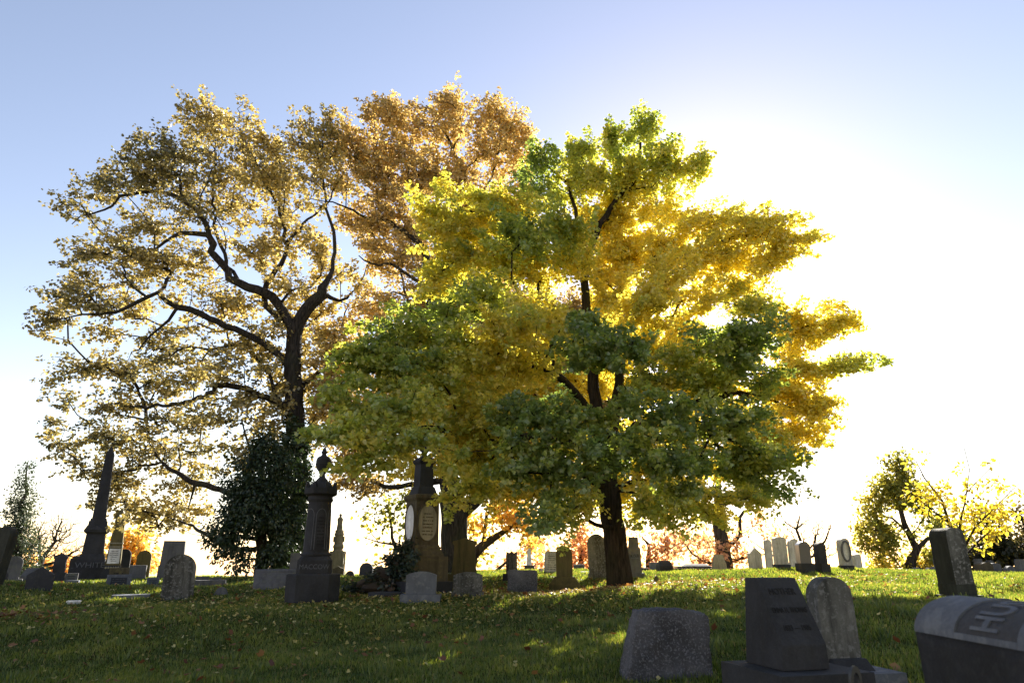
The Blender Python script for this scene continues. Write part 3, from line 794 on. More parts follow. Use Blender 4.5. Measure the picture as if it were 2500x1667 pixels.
def husk():
    A = at(2233, 1540, 2.2); xc = A.x + .145; a, b = .145, .100; zs = A.z
    g = gz(xc, 1.9)
    e = empty('roll_top_monument', (xc, 1.75, g)); tag(e, 'blurred roll-topped granite monument with raised name panel in the right foreground corner', 'monument')
    zs -= g
    n = 40; L0, L1 = -.55, .45   # along y relative to 1.75
    def cyl(name, y0, y1, s0, s1, t0, t1, mat, parent, seg=n):
        bm = bmesh.new(); rows = []
        for i in range(seg + 1):
            th = t0 + (t1 - t0) * i / seg
            rows.append([bm.verts.new((-math.cos(th) * a * s, y, zs + math.sin(th) * b * s)) for y, s in ((y0, s0), (y0, s1), (y1, s1), (y1, s0))])
        for r0, r1 in zip(rows, rows[1:]):
            for j in range(4): bm.faces.new((r0[j], r0[(j + 1) % 4], r1[(j + 1) % 4], r1[j]))
        bm.faces.new(rows[0]); bm.faces.new(rows[-1][::-1])
        return bm_obj(name, bm, mat, parent, smooth=True)
    py0, py1 = 1.765 - 1.75, 2.01 - 1.75
    top = cyl('roll_top', L0, py0, .2, 1.0, 0, math.pi, M['blue'], e)
    cyl('roll_end', py1, L1, .2, 1.0, 0, math.pi, M['blue'], top)
    pn = cyl('name_panel', py0 + .001, py1 - .001, .2, .955, 0, math.pi, M['panel'], top)
    cyl('panel_edge', py0 + .001, py1 - .001, .2, 1.0, 0, .16, M['blue'], top, 6)
    cyl('panel_rim', py0 + .001, py1 - .001, .2, 1.0, math.pi - .16, math.pi, M['blue'], top, 6)
    t = text_mesh('HUSK', .135, .004, M['blue'], pn, (0, 0, 0), (0, 0, 0), name='raised_name', bold=.003)
    bm = bmesh.new(); bm.from_mesh(t.data)
    bmesh.ops.subdivide_edges(bm, edges=[q for q in bm.edges if q.calc_length() > .02], cuts=4)
    bmesh.ops.triangulate(bm, faces=bm.faces)
    xs = [v.co.x for v in bm.verts]; x0, x1 = min(xs), max(xs)
    for v in bm.verts:
        f = (v.co.x - x0) / (x1 - x0); th = .3 + f * 1.62
        s = .975 + (v.co.z / .004) * .02
        v.co = Vector((-math.cos(th) * a * s, (py0 + py1) / 2 + v.co.y * 1.1 , zs + math.sin(th) * b * s))
    bm.to_mesh(t.data); bm.free()
    bm = rough_box(2 * a * .985, L1 - L0, zs + .2, 1.0, 26, 5, .006)
    for v in bm.verts: v.co.y += (L0 + L1) / 2; v.co.z -= .2
    bo = bm_obj('body', bm, M['dark'], e, smooth=False); bo.data.polygons.foreach_set('use_smooth', np.ones(len(bo.data.polygons), bool))
    bm = bmesh.new(); bx(bm, 0, -.05, -.2, .18, 2 * a + .25, L1 - L0 + .25); bm_obj('base', bm, M['dark'], e, bevel=.015)
husk()

def post():
    Y = 9.7; p = at(2342, 1462, Y); g = gz(p.x, p.y)
    e = empty('pillar_headstone', (p.x, p.y, g), R(2), R(-1.5)); tag(e, 'tall thick dark-sided pillar headstone standing in the sunlit lawn at right', 'headstone')
    w, d = .25, .38; H = zat(1288, Y) - g; hb = zat(1424, Y) - g
    bm = bmesh.new(); bx(bm, 0, 0, -.1, hb * .25, w * 1.45, d * 1.25); bx(bm, 0, 0, hb * .25, hb, w * 1.05, d * 1.04); bm_obj('base', bm, M['algae'], e, bevel=.012)
    bm = bmesh.new(); prism(bm, arc(w, H - hb, .13, power=2.6), d); t = bm_obj('tablet', bm, M['mottle'], e, bevel=.03, smooth=True); t.location = (0, 0, hb - .003)
    t.data.materials.append(M['algae'])
    for f in t.data.polygons:
        if abs(f.normal.y) < .7: f.material_index = 1
post()
# ------------------------------------------------------------------ trees
VS = 2500 / 2352.0     # tree data below is in pixels of a 2352 px wide view

def vat(x, y, Y): return np.array(at(x * VS, y * VS, Y))

def catmull(pts, step):
    pts = np.array(pts, float); out = []
    P = np.vstack([2 * pts[0] - pts[1], pts, 2 * pts[-1] - pts[-2]])
    for i in range(1, len(P) - 2):
        L = np.linalg.norm(P[i + 1, :3] - P[i, :3]); n = max(1, int(L / step))
        for j in range(n):
            t = j / n
            out.append(.5 * ((2 * P[i]) + (-P[i - 1] + P[i + 1]) * t + (2 * P[i - 1] - 5 * P[i] + 4 * P[i + 1] - P[i + 2]) * t * t + (-P[i - 1] + 3 * P[i] - 3 * P[i + 1] + P[i + 2]) * t ** 3))
    out.append(pts[-1]); return np.array(out)

def skeleton(limbs, attr, rtip=.008, step=.35, wig=.12, alpha=.25, expo=2.3, rg=None, rmax_side=.09):
    """limbs: (n,4) arrays x,y,z,radius; attr (m,3) twig ends. Returns positions, parents, radii"""
    cap = sum(len(l) for l in limbs) + len(attr) * 14 + 10
    P = np.zeros((cap, 3)); par = -np.ones(cap, int); rad = np.zeros(cap); pl = np.zeros(cap); n = 0
    for li, l in enumerate(limbs):
        for i, q in enumerate(l):
            P[n] = q[:3]; rad[n] = q[3]
            if i == 0:
                if li > 0: par[n] = int(np.argmin(((P[:n] - q[:3]) ** 2).sum(1)))
            else: par[n] = n - 1
            if par[n] >= 0: pl[n] = pl[par[n]] + np.linalg.norm(P[n] - P[par[n]])
            n += 1
    nl = n
    m = len(attr)
    if m:
        live = np.arange(m)
        best = np.full(m, 1e9); bi = np.zeros(m, int)
        def upd(lo, hi):
            if hi <= lo: return
            d = np.linalg.norm(attr[:, None] - P[None, lo:hi], axis=2) + alpha * pl[None, lo:hi]
            # twigs prefer to leave from a node that lies below them
            j = d.argmin(1); v = d[np.arange(m), j]
            k = v < best; best[k] = v[k]; bi[k] = j[k] + lo
        for lo in range(int(nl * .12), nl, 64): upd(lo, min(nl, lo + 64))
        done = np.zeros(m, bool)
        for _ in range(m):
            a = int(np.where(done, 1e9, best).argmin()); done[a] = True
            s = P[bi[a]]; t = attr[a]; D = np.linalg.norm(t - s); k = min(12, max(1, int(D / step)))
            par0 = bi[a]; lo = n
            bend = rg.normal(0, wig, 3) * D; bend[2] += .10 * D * rg.uniform(-.4, 1)
            for i in range(1, k + 1):
                f = i / k
                P[n] = s + (t - s) * f + bend * (f * (1 - f)) + (rg.normal(0, .035, 3) if i < k else 0)
                par[n] = par0; pl[n] = pl[par0] + D / k; par0 = n; n += 1
            upd(lo, n)
    cnt = np.zeros(n); ch = np.zeros(n, int)
    for i in range(n - 1, -1, -1):
        if cnt[i] == 0: cnt[i] = 1
        if par[i] >= 0: cnt[par[i]] += cnt[i]
    r = rtip * cnt ** (1 / expo)
    r[nl:] = np.minimum(r[nl:], rmax_side)
    r[:nl] = np.maximum(rad[:nl], np.minimum(r[:nl], rad[:nl] * 1.0 + .0))
    return P[:n], par[:n], r

def tubes(P, par, r, name):
    n = len(P); kids = [[] for _ in range(n)]
    for i in range(n):
        if par[i] >= 0: kids[par[i]].append(i)
    V = []; Lp = []; stt = []; tot = []; nv = 0; nl = 0
    starts = [(i, None) for i in range(n) if par[i] < 0]
    while starts:
        s, prev = starts.pop(); chain = [prev] if prev is not None else []
        c = s
        while True:
            chain.append(c); ks = kids[c]
            if not ks: break
            nxt = ks[0] if (c + 1) in ks and ks[0] == c + 1 else max(ks, key=lambda q: r[q])
            for q in ks:
                if q != nxt: starts.append((q, c))
            c = nxt
        if len(chain) < 2: continue
        pts = P[chain]; rr = r[chain].copy()
        if prev is not None: rr[0] = min(rr[0], rr[1] * 1.25)
        seg = 12 if rr.max() > .12 else (7 if rr.max() > .04 else (5 if rr.max() > .02 else 3))
        T = np.gradient(pts, axis=0); T /= np.linalg.norm(T, axis=1)[:, None] + 1e-9
        ref = np.array([0, 1.0, 0]) if abs(T[0][1]) < .9 else np.array([1.0, 0, 0])
        ang = np.arange(seg) * 2 * math.pi / seg
        for i in range(len(pts)):
            u = ref - T[i] * ref.dot(T[i]); u /= np.linalg.norm(u) + 1e-9; w = np.cross(T[i], u); ref = u
            q = rr[i]
            if q > .15: q = q * (1 + .07 * np.sin(ang * 5 + i * .15) + .05 * np.sin(ang * 3 + i * .4))[:, None]
            V.append(pts[i] + (np.cos(ang)[:, None] * u + np.sin(ang)[:, None] * w) * q)
        for i in range(len(pts) - 1):
            b = nv + i * seg
            for j in range(seg):
                Lp += (b + j, b + (j + 1) % seg, b + seg + (j + 1) % seg, b + seg + j); stt.append(nl); tot.append(4); nl += 4
        nv += seg * len(pts)
    return mesh_np(name, np.concatenate(V), Lp, stt, tot, smooth=True)

def unit(v): return v / (np.linalg.norm(v, axis=-1, keepdims=True) + 1e-9)

def leaves_mesh(name, pos, axis, nrm, size, col, shape='fan'):
    """folded leaves: two quads sharing the midrib; fan = ginkgo, lobe = tulip or maple, oval = generic, quad = far leaf"""
    N = len(pos); axis = unit(axis); side = unit(np.cross(axis, nrm)); nrm = np.cross(side, axis)
    if shape == 'fan':
        L = [(0, 0, 0), (-.52, .52, .14), (-.34, .92, .20), (0, .80, 0), (.34, .92, .20), (.52, .52, .14)]; Fq = [(0, 3, 2, 1), (0, 5, 4, 3)]
    elif shape == 'lobe':
        L = [(0, 0, 0), (-.55, .25, .12), (-.42, .98, .16), (0, .78, 0), (.42, .98, .16), (.55, .25, .12)]; Fq = [(0, 3, 2, 1), (0, 5, 4, 3)]
    elif shape == 'oval':
        L = [(0, 0, 0), (-.3, .35, .08), (-.22, .8, .05), (0, 1.05, -.05), (.22, .8, .05), (.3, .35, .08)]; Fq = [(0, 3, 2, 1), (0, 5, 4, 3)]
    elif shape == 'blade':
        L = [(0, 0, 0), (-.05, .4, .02), (-.03, .8, -.03), (0, 1.05, -.12), (.03, .8, -.03), (.05, .4, .02)]; Fq = [(0, 3, 2, 1), (0, 5, 4, 3)]
    else:
        L = [(-.4, 0, 0), (-.45, .8, .12), (.4, 1, 0), (.45, .1, .12)]; Fq = [(0, 3, 2, 1)]
    L = np.array(L); s = size[:, None, None]
    V = pos[:, None] + s * (L[None, :, 0:1] * side[:, None] + L[None, :, 1:2] * axis[:, None] + L[None, :, 2:3] * nrm[:, None])
    k = len(L); idx = (np.arange(N) * k)[:, None, None] + np.array(Fq)[None]
    nf = N * len(Fq)
    c = np.repeat(col, k, 0)
    return mesh_np(name, V.reshape(-1, 3), idx.reshape(-1), np.arange(nf) * 4, np.full(nf, 4), c)

def lobes(clumps, dens, rg, zs=.8, surf=.5, zlim=None):
    """sample lobe centres inside clumps given as x,y,rx,ry,Y,c[,k]"""
    A = []; C = []; Rr = []; K = []
    for ci, cl in enumerate(clumps):
        x, y, rx, ry, Y, c = cl[:6]; k = cl[6] if len(cl) > 6 else 1.0
        o = vat(x, y, Y); ex = vat(x + rx, y, Y) - o; ez = vat(x, y - ry, Y) - o
        a = np.linalg.norm(ex); b = np.linalg.norm(ez)
        n = max(2, int(dens * k * a * b * math.pi))
        u = unit(rg.normal(size=(n, 3))) * (rg.uniform(0, 1, (n, 1)) ** surf) * np.exp(rg.normal(0, .12, (n, 1)))
        q = o + u[:, :1] * ex + u[:, 2:] * ez + u[:, 1:2] * np.array([0, (a + b) / 2 * zs, 0])
        A.append(q); C.append(np.full(n, c)); K.append(np.full(n, ci)); Rr.append(np.repeat(o[None], n, 0))
    A = np.concatenate(A); C = np.concatenate(C); cen = np.array([vat(*c[:2], c[4]) for c in clumps]); cv = np.array([c[5] for c in clumps])
    if len(clumps) > 20:
        w = np.exp(-((A[:, None] - cen[None]) ** 2).sum(-1) / (2 * .62 ** 2)) + 1e-6
        C = .36 * C + .64 * (w @ cv) / w.sum(1) + .02
    return A, C, np.concatenate(Rr), np.concatenate(K)

def palette(c, stops):
    xs = [s[0] for s in stops]; return np.stack([np.interp(c, xs, [s[1][i] for s in stops]) for i in range(3)], -1)

def crown(name, centers, origin, cval, nleaf, rl, size, stops, mat, parent, rg, shape, droop=.4, out=.8, cj=.12, flat=.75, shell=.45, zspread=1.0, vj=.12, spray=0, hub=None):
    m = len(centers); idx = np.repeat(np.arange(m), rg.poisson(nleaf, m)); N = len(idx)
    d = unit(rg.normal(size=(N, 3))); r = rg.uniform(0, 1, (N, 1)) ** shell
    rv = rl * rg.uniform(.7, 1.25, m)[idx][:, None]
    pos = centers[idx] + d * r * rv * np.array([1, 1, flat * zspread])
    outward = unit(centers - origin)[idx]
    if spray:
        sd_ = centers - hub; sd_[:, 2] *= .45
        sd_ = unit(unit(sd_) + rg.normal(0, .38, (m, 3)) + np.array([0, 0, -.1]))
        t = rg.uniform(-.75, 1, (N, 1)); L_ = spray * rg.uniform(.6, 1.4, m)[idx][:, None]
        pos = centers[idx] + sd_[idx] * t * L_ + np.array([0, 0, -.25]) * (t * L_) ** 2 + d * r * rv * (.55 - .28 * t) * np.array([1, 1, flat])
    axis = d * .9 + outward * .35 + rg.normal(0, .45, (N, 3)) + np.array([0, 0, -droop])
    nrm = d * out + outward * .3 + np.array([0, 0, .55]) + rg.normal(0, .45, (N, 3))
    lob = rg.normal(0, cj, m)[idx]
    c = np.clip(cval[idx] + lob + rg.normal(0, cj * .6, N), 0, 1)
    col = palette(c, stops) * np.clip(1 + rg.normal(0, vj, (N, 1)), .6, 1.5)
    me = leaves_mesh(name, pos, axis, nrm, size * rg.uniform(.75, 1.2, N), col, shape)
    return link(name, me, mat, parent)

def limb(pts, step=.3, wob=.03, rg=rng):
    a = catmull([(*vat(x, y, Y), r) for x, y, Y, r in pts], step)
    if len(a) > 4: a[2:-1, :3] += rg.normal(0, wob, (len(a) - 3, 3))
    a[:, 3] = np.maximum(a[:, 3], .008)
    return a

def root_flare(a, k=.35, h=.7):
    z0 = a[0, 2]; a[:, 3] *= 1 + k * np.exp(-(a[:, 2] - z0) / h * 2); a[0, 2] -= .15
    return a

def thin_noise(P, scale, thr):
    from mathutils import noise as mn
    v = np.array([mn.noise(Vector(p) * scale) for p in P]); return v > thr

# ---- ginkgo
GK = [(1470,300,40,38,15.5,.35),(1415,325,45,35,15.5,.3),(1520,350,50,35,15,.45),(1340,350,55,40,15.5,.4),(1240,370,38,35,15,.03),(1222,425,32,35,15,.05),
(1580,385,48,28,15,.45),(1500,400,80,45,15.5,.6),(1400,410,80,50,15.5,.55),(1310,430,60,50,15.5,.6),(1440,470,70,45,16,.8),(1600,405,25,20,15,.5),
(1090,460,110,28,14,.6),(1010,480,50,28,13.5,.5),(1000,525,45,35,13.5,.6),(1090,520,100,45,14,.7),(1190,480,80,40,14,.65),(1200,545,80,45,13,.25),(1280,525,80,45,13.5,.35),
(1130,590,80,40,14,.7),(1045,600,50,50,14,.6),(1220,610,90,45,14.5,.75),(1310,590,60,50,15,.7),(1010,650,40,45,14,.65),
(1530,560,75,50,16,.85),(1640,515,72,40,15,.8),(1730,515,58,38,14.5,.8),(1790,540,48,42,14,.8),(1850,560,26,24,14,.75),(1700,580,80,45,15,.85),(1610,600,70,45,15,.85),(1765,610,42,36,14.5,.85),
(1530,640,75,50,14,.9),(1440,610,50,50,16.5,.95,.7),(1480,710,85,50,13.5,.88),(1590,700,50,35,14.5,.85),(1670,660,55,32,15,.8),(1710,705,48,26,14,.4),(1390,680,50,40,16.5,.9,.7),
(1120,690,80,50,13,.35),(1010,725,60,40,12,.1),(930,755,70,40,11.5,.15),(865,790,55,48,11,.2),(820,850,40,58,11,.2),(900,850,70,50,11,.3),(1170,760,100,55,12,.88),(1250,720,70,45,13,.78),
(1080,800,70,50,12,.7),(1000,820,70,50,11.5,.3),(1200,840,80,45,12.5,.75),(1300,750,50,40,13.5,.75),(1350,738,40,38,11.5,.02),(1375,800,80,42,11,.02),(1320,815,50,42,11.3,.02),(1440,800,50,32,11.3,.08),
(1640,790,75,38,12,.1),(1725,760,55,38,12,.1),(1700,820,65,42,12,.15),(1555,840,45,35,13,.6),(1500,870,70,42,12.8,.5),(1620,885,70,45,12.5,.45),(1750,895,45,42,12.5,.12),
(1870,745,65,36,16,.9),(1930,740,38,28,16,.85),(1905,695,16,20,16,.8),(1830,785,50,36,16.5,.95),(1850,850,58,38,16,.8),(1930,840,50,26,15.5,.4),(1985,830,34,20,15.5,.3),(1830,920,65,48,16.5,.95),(1885,935,40,38,16,.7),
(1850,990,48,36,16.5,.95),(1770,980,50,40,17,.9),
(840,920,70,50,10.5,.3),(930,930,80,50,10.5,.35),(1020,900,70,50,11.5,.55),(1100,900,70,45,12,.7),(790,975,50,45,9.8,.35),(752,1012,30,28,10,.2),(870,1010,80,42,9.8,.5),(950,1000,56,38,10,.5),(1040,1062,38,34,10.5,.55),
(1050,1000,70,45,12,.6),(1120,980,60,50,12,.6),(840,1050,60,22,10,.45),(1075,1110,60,32,12,.6),(1110,1050,60,45,12.5,.6),(1040,1140,30,20,12,.6),
(1190,935,65,42,11,.04),(1260,960,70,48,10.8,.03),(1340,960,55,48,10.8,.1),(1220,1020,70,45,10.5,.03),(1180,1080,45,34,10.8,.05),(1260,1080,70,45,10.5,.04),(1270,1150,48,42,10.5,.08),(1255,1195,12,16,10,.1),
(1350,1030,60,42,10.5,.08),(1430,945,60,46,11,.15),(1450,1015,75,42,10.5,.1),(1400,1072,62,26,10.5,.25),(1530,1055,60,42,10.5,.04),(1520,960,75,46,11,.12),(1620,970,65,42,11.5,.12),(1590,1060,50,38,11,.2),(1555,1110,36,28,11,.1),
(1700,960,55,42,12,.1),(1680,1040,75,38,12,.15),(1745,1055,45,34,12,.1),(1765,1110,26,28,12,.12),(1700,1095,45,32,12.5,.3),(1800,1075,25,10,12,.1),
(1620,1138,60,38,14.5,.55,.6),(1700,1130,42,30,15,.7,.6),(1590,1190,40,28,14.5,.5,.6),(1540,1150,55,44,14,.45),(1475,1170,30,50,13.5,.4),(1330,1150,42,42,14.5,.5),(1300,1180,24,30,14,.5),(1500,1235,22,25,13,.5),(1650,1180,34,20,14.5,.55,.5)]
GST = [(0,(.19,.26,.075)),(.18,(.28,.35,.08)),(.45,(.50,.52,.10)),(.7,(.72,.62,.12)),(1,(.79,.67,.13))]

GK += [(1790,725,50,34,16,.88),(1785,870,50,60,16.3,.9),(1800,1020,45,42,16.5,.92),(1760,1000,40,60,16,.6),(1720,1130,50,36,14,.4),(1385,520,75,48,16.5,.9),(1450,560,75,48,16.5,.92),(1390,600,70,48,16.5,.9),(1530,490,50,36,16.5,.9),(1480,790,60,40,14.5,.85),(1560,750,48,36,16,.92),(1600,830,50,36,14.5,.8),(1720,700,44,26,15.5,.7),(1390,690,60,45,16,.9)]
for _x in range(930, 1720, 105):  # unseen far side of the crown, filled in to stop sun streaks on the grass
    for _y, _Y in ((800, 17.5), (890, 18), (980, 18), (1060, 17), (1120, 16)):
        if _y > 1100 and not 1050 < _x < 1640: continue
        GK.append((_x + (_y % 37), _y, 66, 48, _Y, .82, .85))

def ginkgo():
    rg = np.random.default_rng(11)
    b = vat(1424, 1344, 15.5); b[2] = gz(b[0], b[1])
    root = empty('ginkgo_tree', b); tag(root, 'large ginkgo with dense green and yellow fan leaves and a bare dark trunk', 'tree')
    tr = root_flare(limb([(1425,1344,15.5,.255),(1418,1280,15.5,.24),(1408,1190,15.5,.235),(1398,1120,15.5,.23),(1385,1040,15.4,.18),(1372,950,15.4,.15),(1360,860,15.4,.13),(1350,740,15.4,.11),(1346,600,15.5,.09),(1400,480,15.6,.07),(1465,400,15.5,.05),(1470,290,15.5,.02)],   .25, .015, rg), .2)
    L = [tr,
     limb([(1400,1125,15.5,.17),(1405,1000,15.6,.13),(1420,880,15.6,.11),(1445,740,15.6,.09),(1500,640,15.6,.07),(1610,570,15.2,.05),(1730,540,14.6,.04),(1850,560,14,.015)], .3, .03, rg),
     limb([(1392,1115,15.5,.15),(1350,1092,15.0,.12),(1290,1060,14,.09),(1220,1030,12.4,.06),(1180,1020,11.2,.03)], .3, .03, rg),
     limb([(1372,1000,15.4,.11),(1335,920,14.6,.10),(1270,860,13.6,.08),(1150,810,12.4,.06),(1000,780,11.8,.04),(880,800,11,.02)], .3, .03, rg),
     limb([(1385,1040,15.3,.10),(1250,1000,14,.08),(1120,1005,12.8,.07),(980,985,11.4,.05),(860,1000,10.2,.03),(770,1010,9.8,.015)], .3, .03, rg),
     limb([(1380,1030,15.3,.10),(1480,970,14,.08),(1580,930,12.8,.06),(1700,900,12.4,.03)], .3, .03, rg),
     limb([(1400,1060,15.4,.10),(1500,1010,14,.07),(1570,998,12.6,.06),(1640,1005,12.2,.05),(1720,1030,12,.03),(1790,1070,12,.01)], .3, .03, rg),
     limb([(1415,900,15.6,.09),(1560,860,16,.07),(1700,900,16.4,.06),(1800,930,16.4,.03),(1860,960,16.5,.015)], .3, .03, rg),
     limb([(1430,820,15.6,.08),(1600,800,16,.06),(1760,770,16.2,.04),(1880,745,16,.02),(1950,745,16,.01)], .3, .03, rg),
     limb([(1560,860,16,.05),(1750,860,16,.04),(1900,850,15.8,.02),(2000,832,15.5,.01)], .3, .03, rg),
     limb([(1348,640,15.4,.08),(1280,560,14.6,.06),(1170,500,14.2,.04),(1050,480,14,.02)], .3, .03, rg),
     limb([(1352,760,15.4,.06),(1280,705,15,.05),(1180,698,14,.03),(1080,720,13,.02)], .3, .02, rg),
     limb([(1346,600,15.5,.06),(1330,540,15.4,.05),(1300,430,15.4,.04),(1240,370,15.1,.02)], .3, .03, rg),
     limb([(1412,1210,15.4,.05),(1385,1208,15.1,.045),(1352,1195,14.9,.04),(1340,1178,14.9,.03)], .15, .01, rg),
     limb([(1404,1190,15.5,.04),(1378,1150,15.1,.03),(1362,1090,14.9,.02)], .2, .02, rg),
     limb([(1450,1130,15.2,.03),(1490,1150,14.6,.03),(1540,1210,14,.02),(1600,1190,14,.01)], .2, .02, rg)]
    A, C, O, K = lobes([(x, y, rx * (1.03 if x < 1800 else .95), ry * (1.0 if y > 500 else .85), *r_) for x, y, rx, ry, *r_ in GK], 26, rg, 1.0, .5)
    keep = thin_noise(A, 1.25, -.5); A, C, O = A[keep], C[keep], O[keep]
    P, par, r = skeleton(L, A, .0075, .4, .12, .22, 2.3, rg)
    link('trunk', tubes(P, par, r, 'trunk'), M['bark'], root)
    c = A.copy()
    trunkpt = np.array([b[0], 15.4, 0]); org = O.copy()
    crown('crown', c, org, C, 95, .27, .078, GST, M['ginkgo'], root, rg, 'fan', droop=.5, out=.9, cj=.13, flat=.7, shell=.45, spray=.42, hub=np.array([b[0] - .2, 15.4, b[2] + 3.5]))
    for o in root.children:
        o.location = -b
    return root

def finish(root, b):
    for o in root.children: o.location = tuple(-np.array(b))

# ---- left tulip tree
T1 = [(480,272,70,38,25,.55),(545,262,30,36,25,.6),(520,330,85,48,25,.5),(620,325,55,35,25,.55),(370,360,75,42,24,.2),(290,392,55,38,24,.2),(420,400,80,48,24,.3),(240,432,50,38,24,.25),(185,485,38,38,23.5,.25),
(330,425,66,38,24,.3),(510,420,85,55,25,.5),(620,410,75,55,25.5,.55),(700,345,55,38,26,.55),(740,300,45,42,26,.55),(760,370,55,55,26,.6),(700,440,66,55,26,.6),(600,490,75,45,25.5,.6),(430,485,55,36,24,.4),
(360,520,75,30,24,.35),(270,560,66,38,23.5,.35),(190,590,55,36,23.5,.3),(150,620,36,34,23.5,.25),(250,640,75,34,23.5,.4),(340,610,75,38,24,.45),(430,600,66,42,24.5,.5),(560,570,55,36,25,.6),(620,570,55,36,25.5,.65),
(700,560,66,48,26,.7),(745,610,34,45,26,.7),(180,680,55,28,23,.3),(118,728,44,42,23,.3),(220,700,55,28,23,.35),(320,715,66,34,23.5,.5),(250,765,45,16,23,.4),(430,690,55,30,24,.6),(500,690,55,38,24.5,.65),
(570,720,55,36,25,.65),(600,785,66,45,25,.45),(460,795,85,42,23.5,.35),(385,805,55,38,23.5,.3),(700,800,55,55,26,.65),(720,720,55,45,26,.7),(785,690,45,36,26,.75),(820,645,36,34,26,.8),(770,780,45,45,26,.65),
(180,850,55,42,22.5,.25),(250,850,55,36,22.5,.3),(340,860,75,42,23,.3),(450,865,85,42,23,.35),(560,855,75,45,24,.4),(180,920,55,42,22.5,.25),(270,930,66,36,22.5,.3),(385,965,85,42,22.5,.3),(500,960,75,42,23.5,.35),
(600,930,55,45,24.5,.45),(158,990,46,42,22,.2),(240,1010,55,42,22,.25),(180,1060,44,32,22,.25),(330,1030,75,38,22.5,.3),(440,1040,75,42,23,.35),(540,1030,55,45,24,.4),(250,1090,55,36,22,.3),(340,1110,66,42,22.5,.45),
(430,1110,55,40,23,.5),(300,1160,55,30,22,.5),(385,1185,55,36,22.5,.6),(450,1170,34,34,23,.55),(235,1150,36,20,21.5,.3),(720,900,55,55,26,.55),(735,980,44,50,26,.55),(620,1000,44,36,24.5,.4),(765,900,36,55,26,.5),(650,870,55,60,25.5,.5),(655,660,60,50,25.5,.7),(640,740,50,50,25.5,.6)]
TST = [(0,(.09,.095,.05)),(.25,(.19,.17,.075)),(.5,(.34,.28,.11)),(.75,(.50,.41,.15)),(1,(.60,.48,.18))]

T1 = [(x, y, rx, ry, Y + 4.2 if (x < 470 and y > 820) else (Y + 1.5 if x < 470 and y > 700 else Y), *r_) for x, y, rx, ry, Y, *r_ in T1] + [(285,1185,14,16,21.3,.3)]

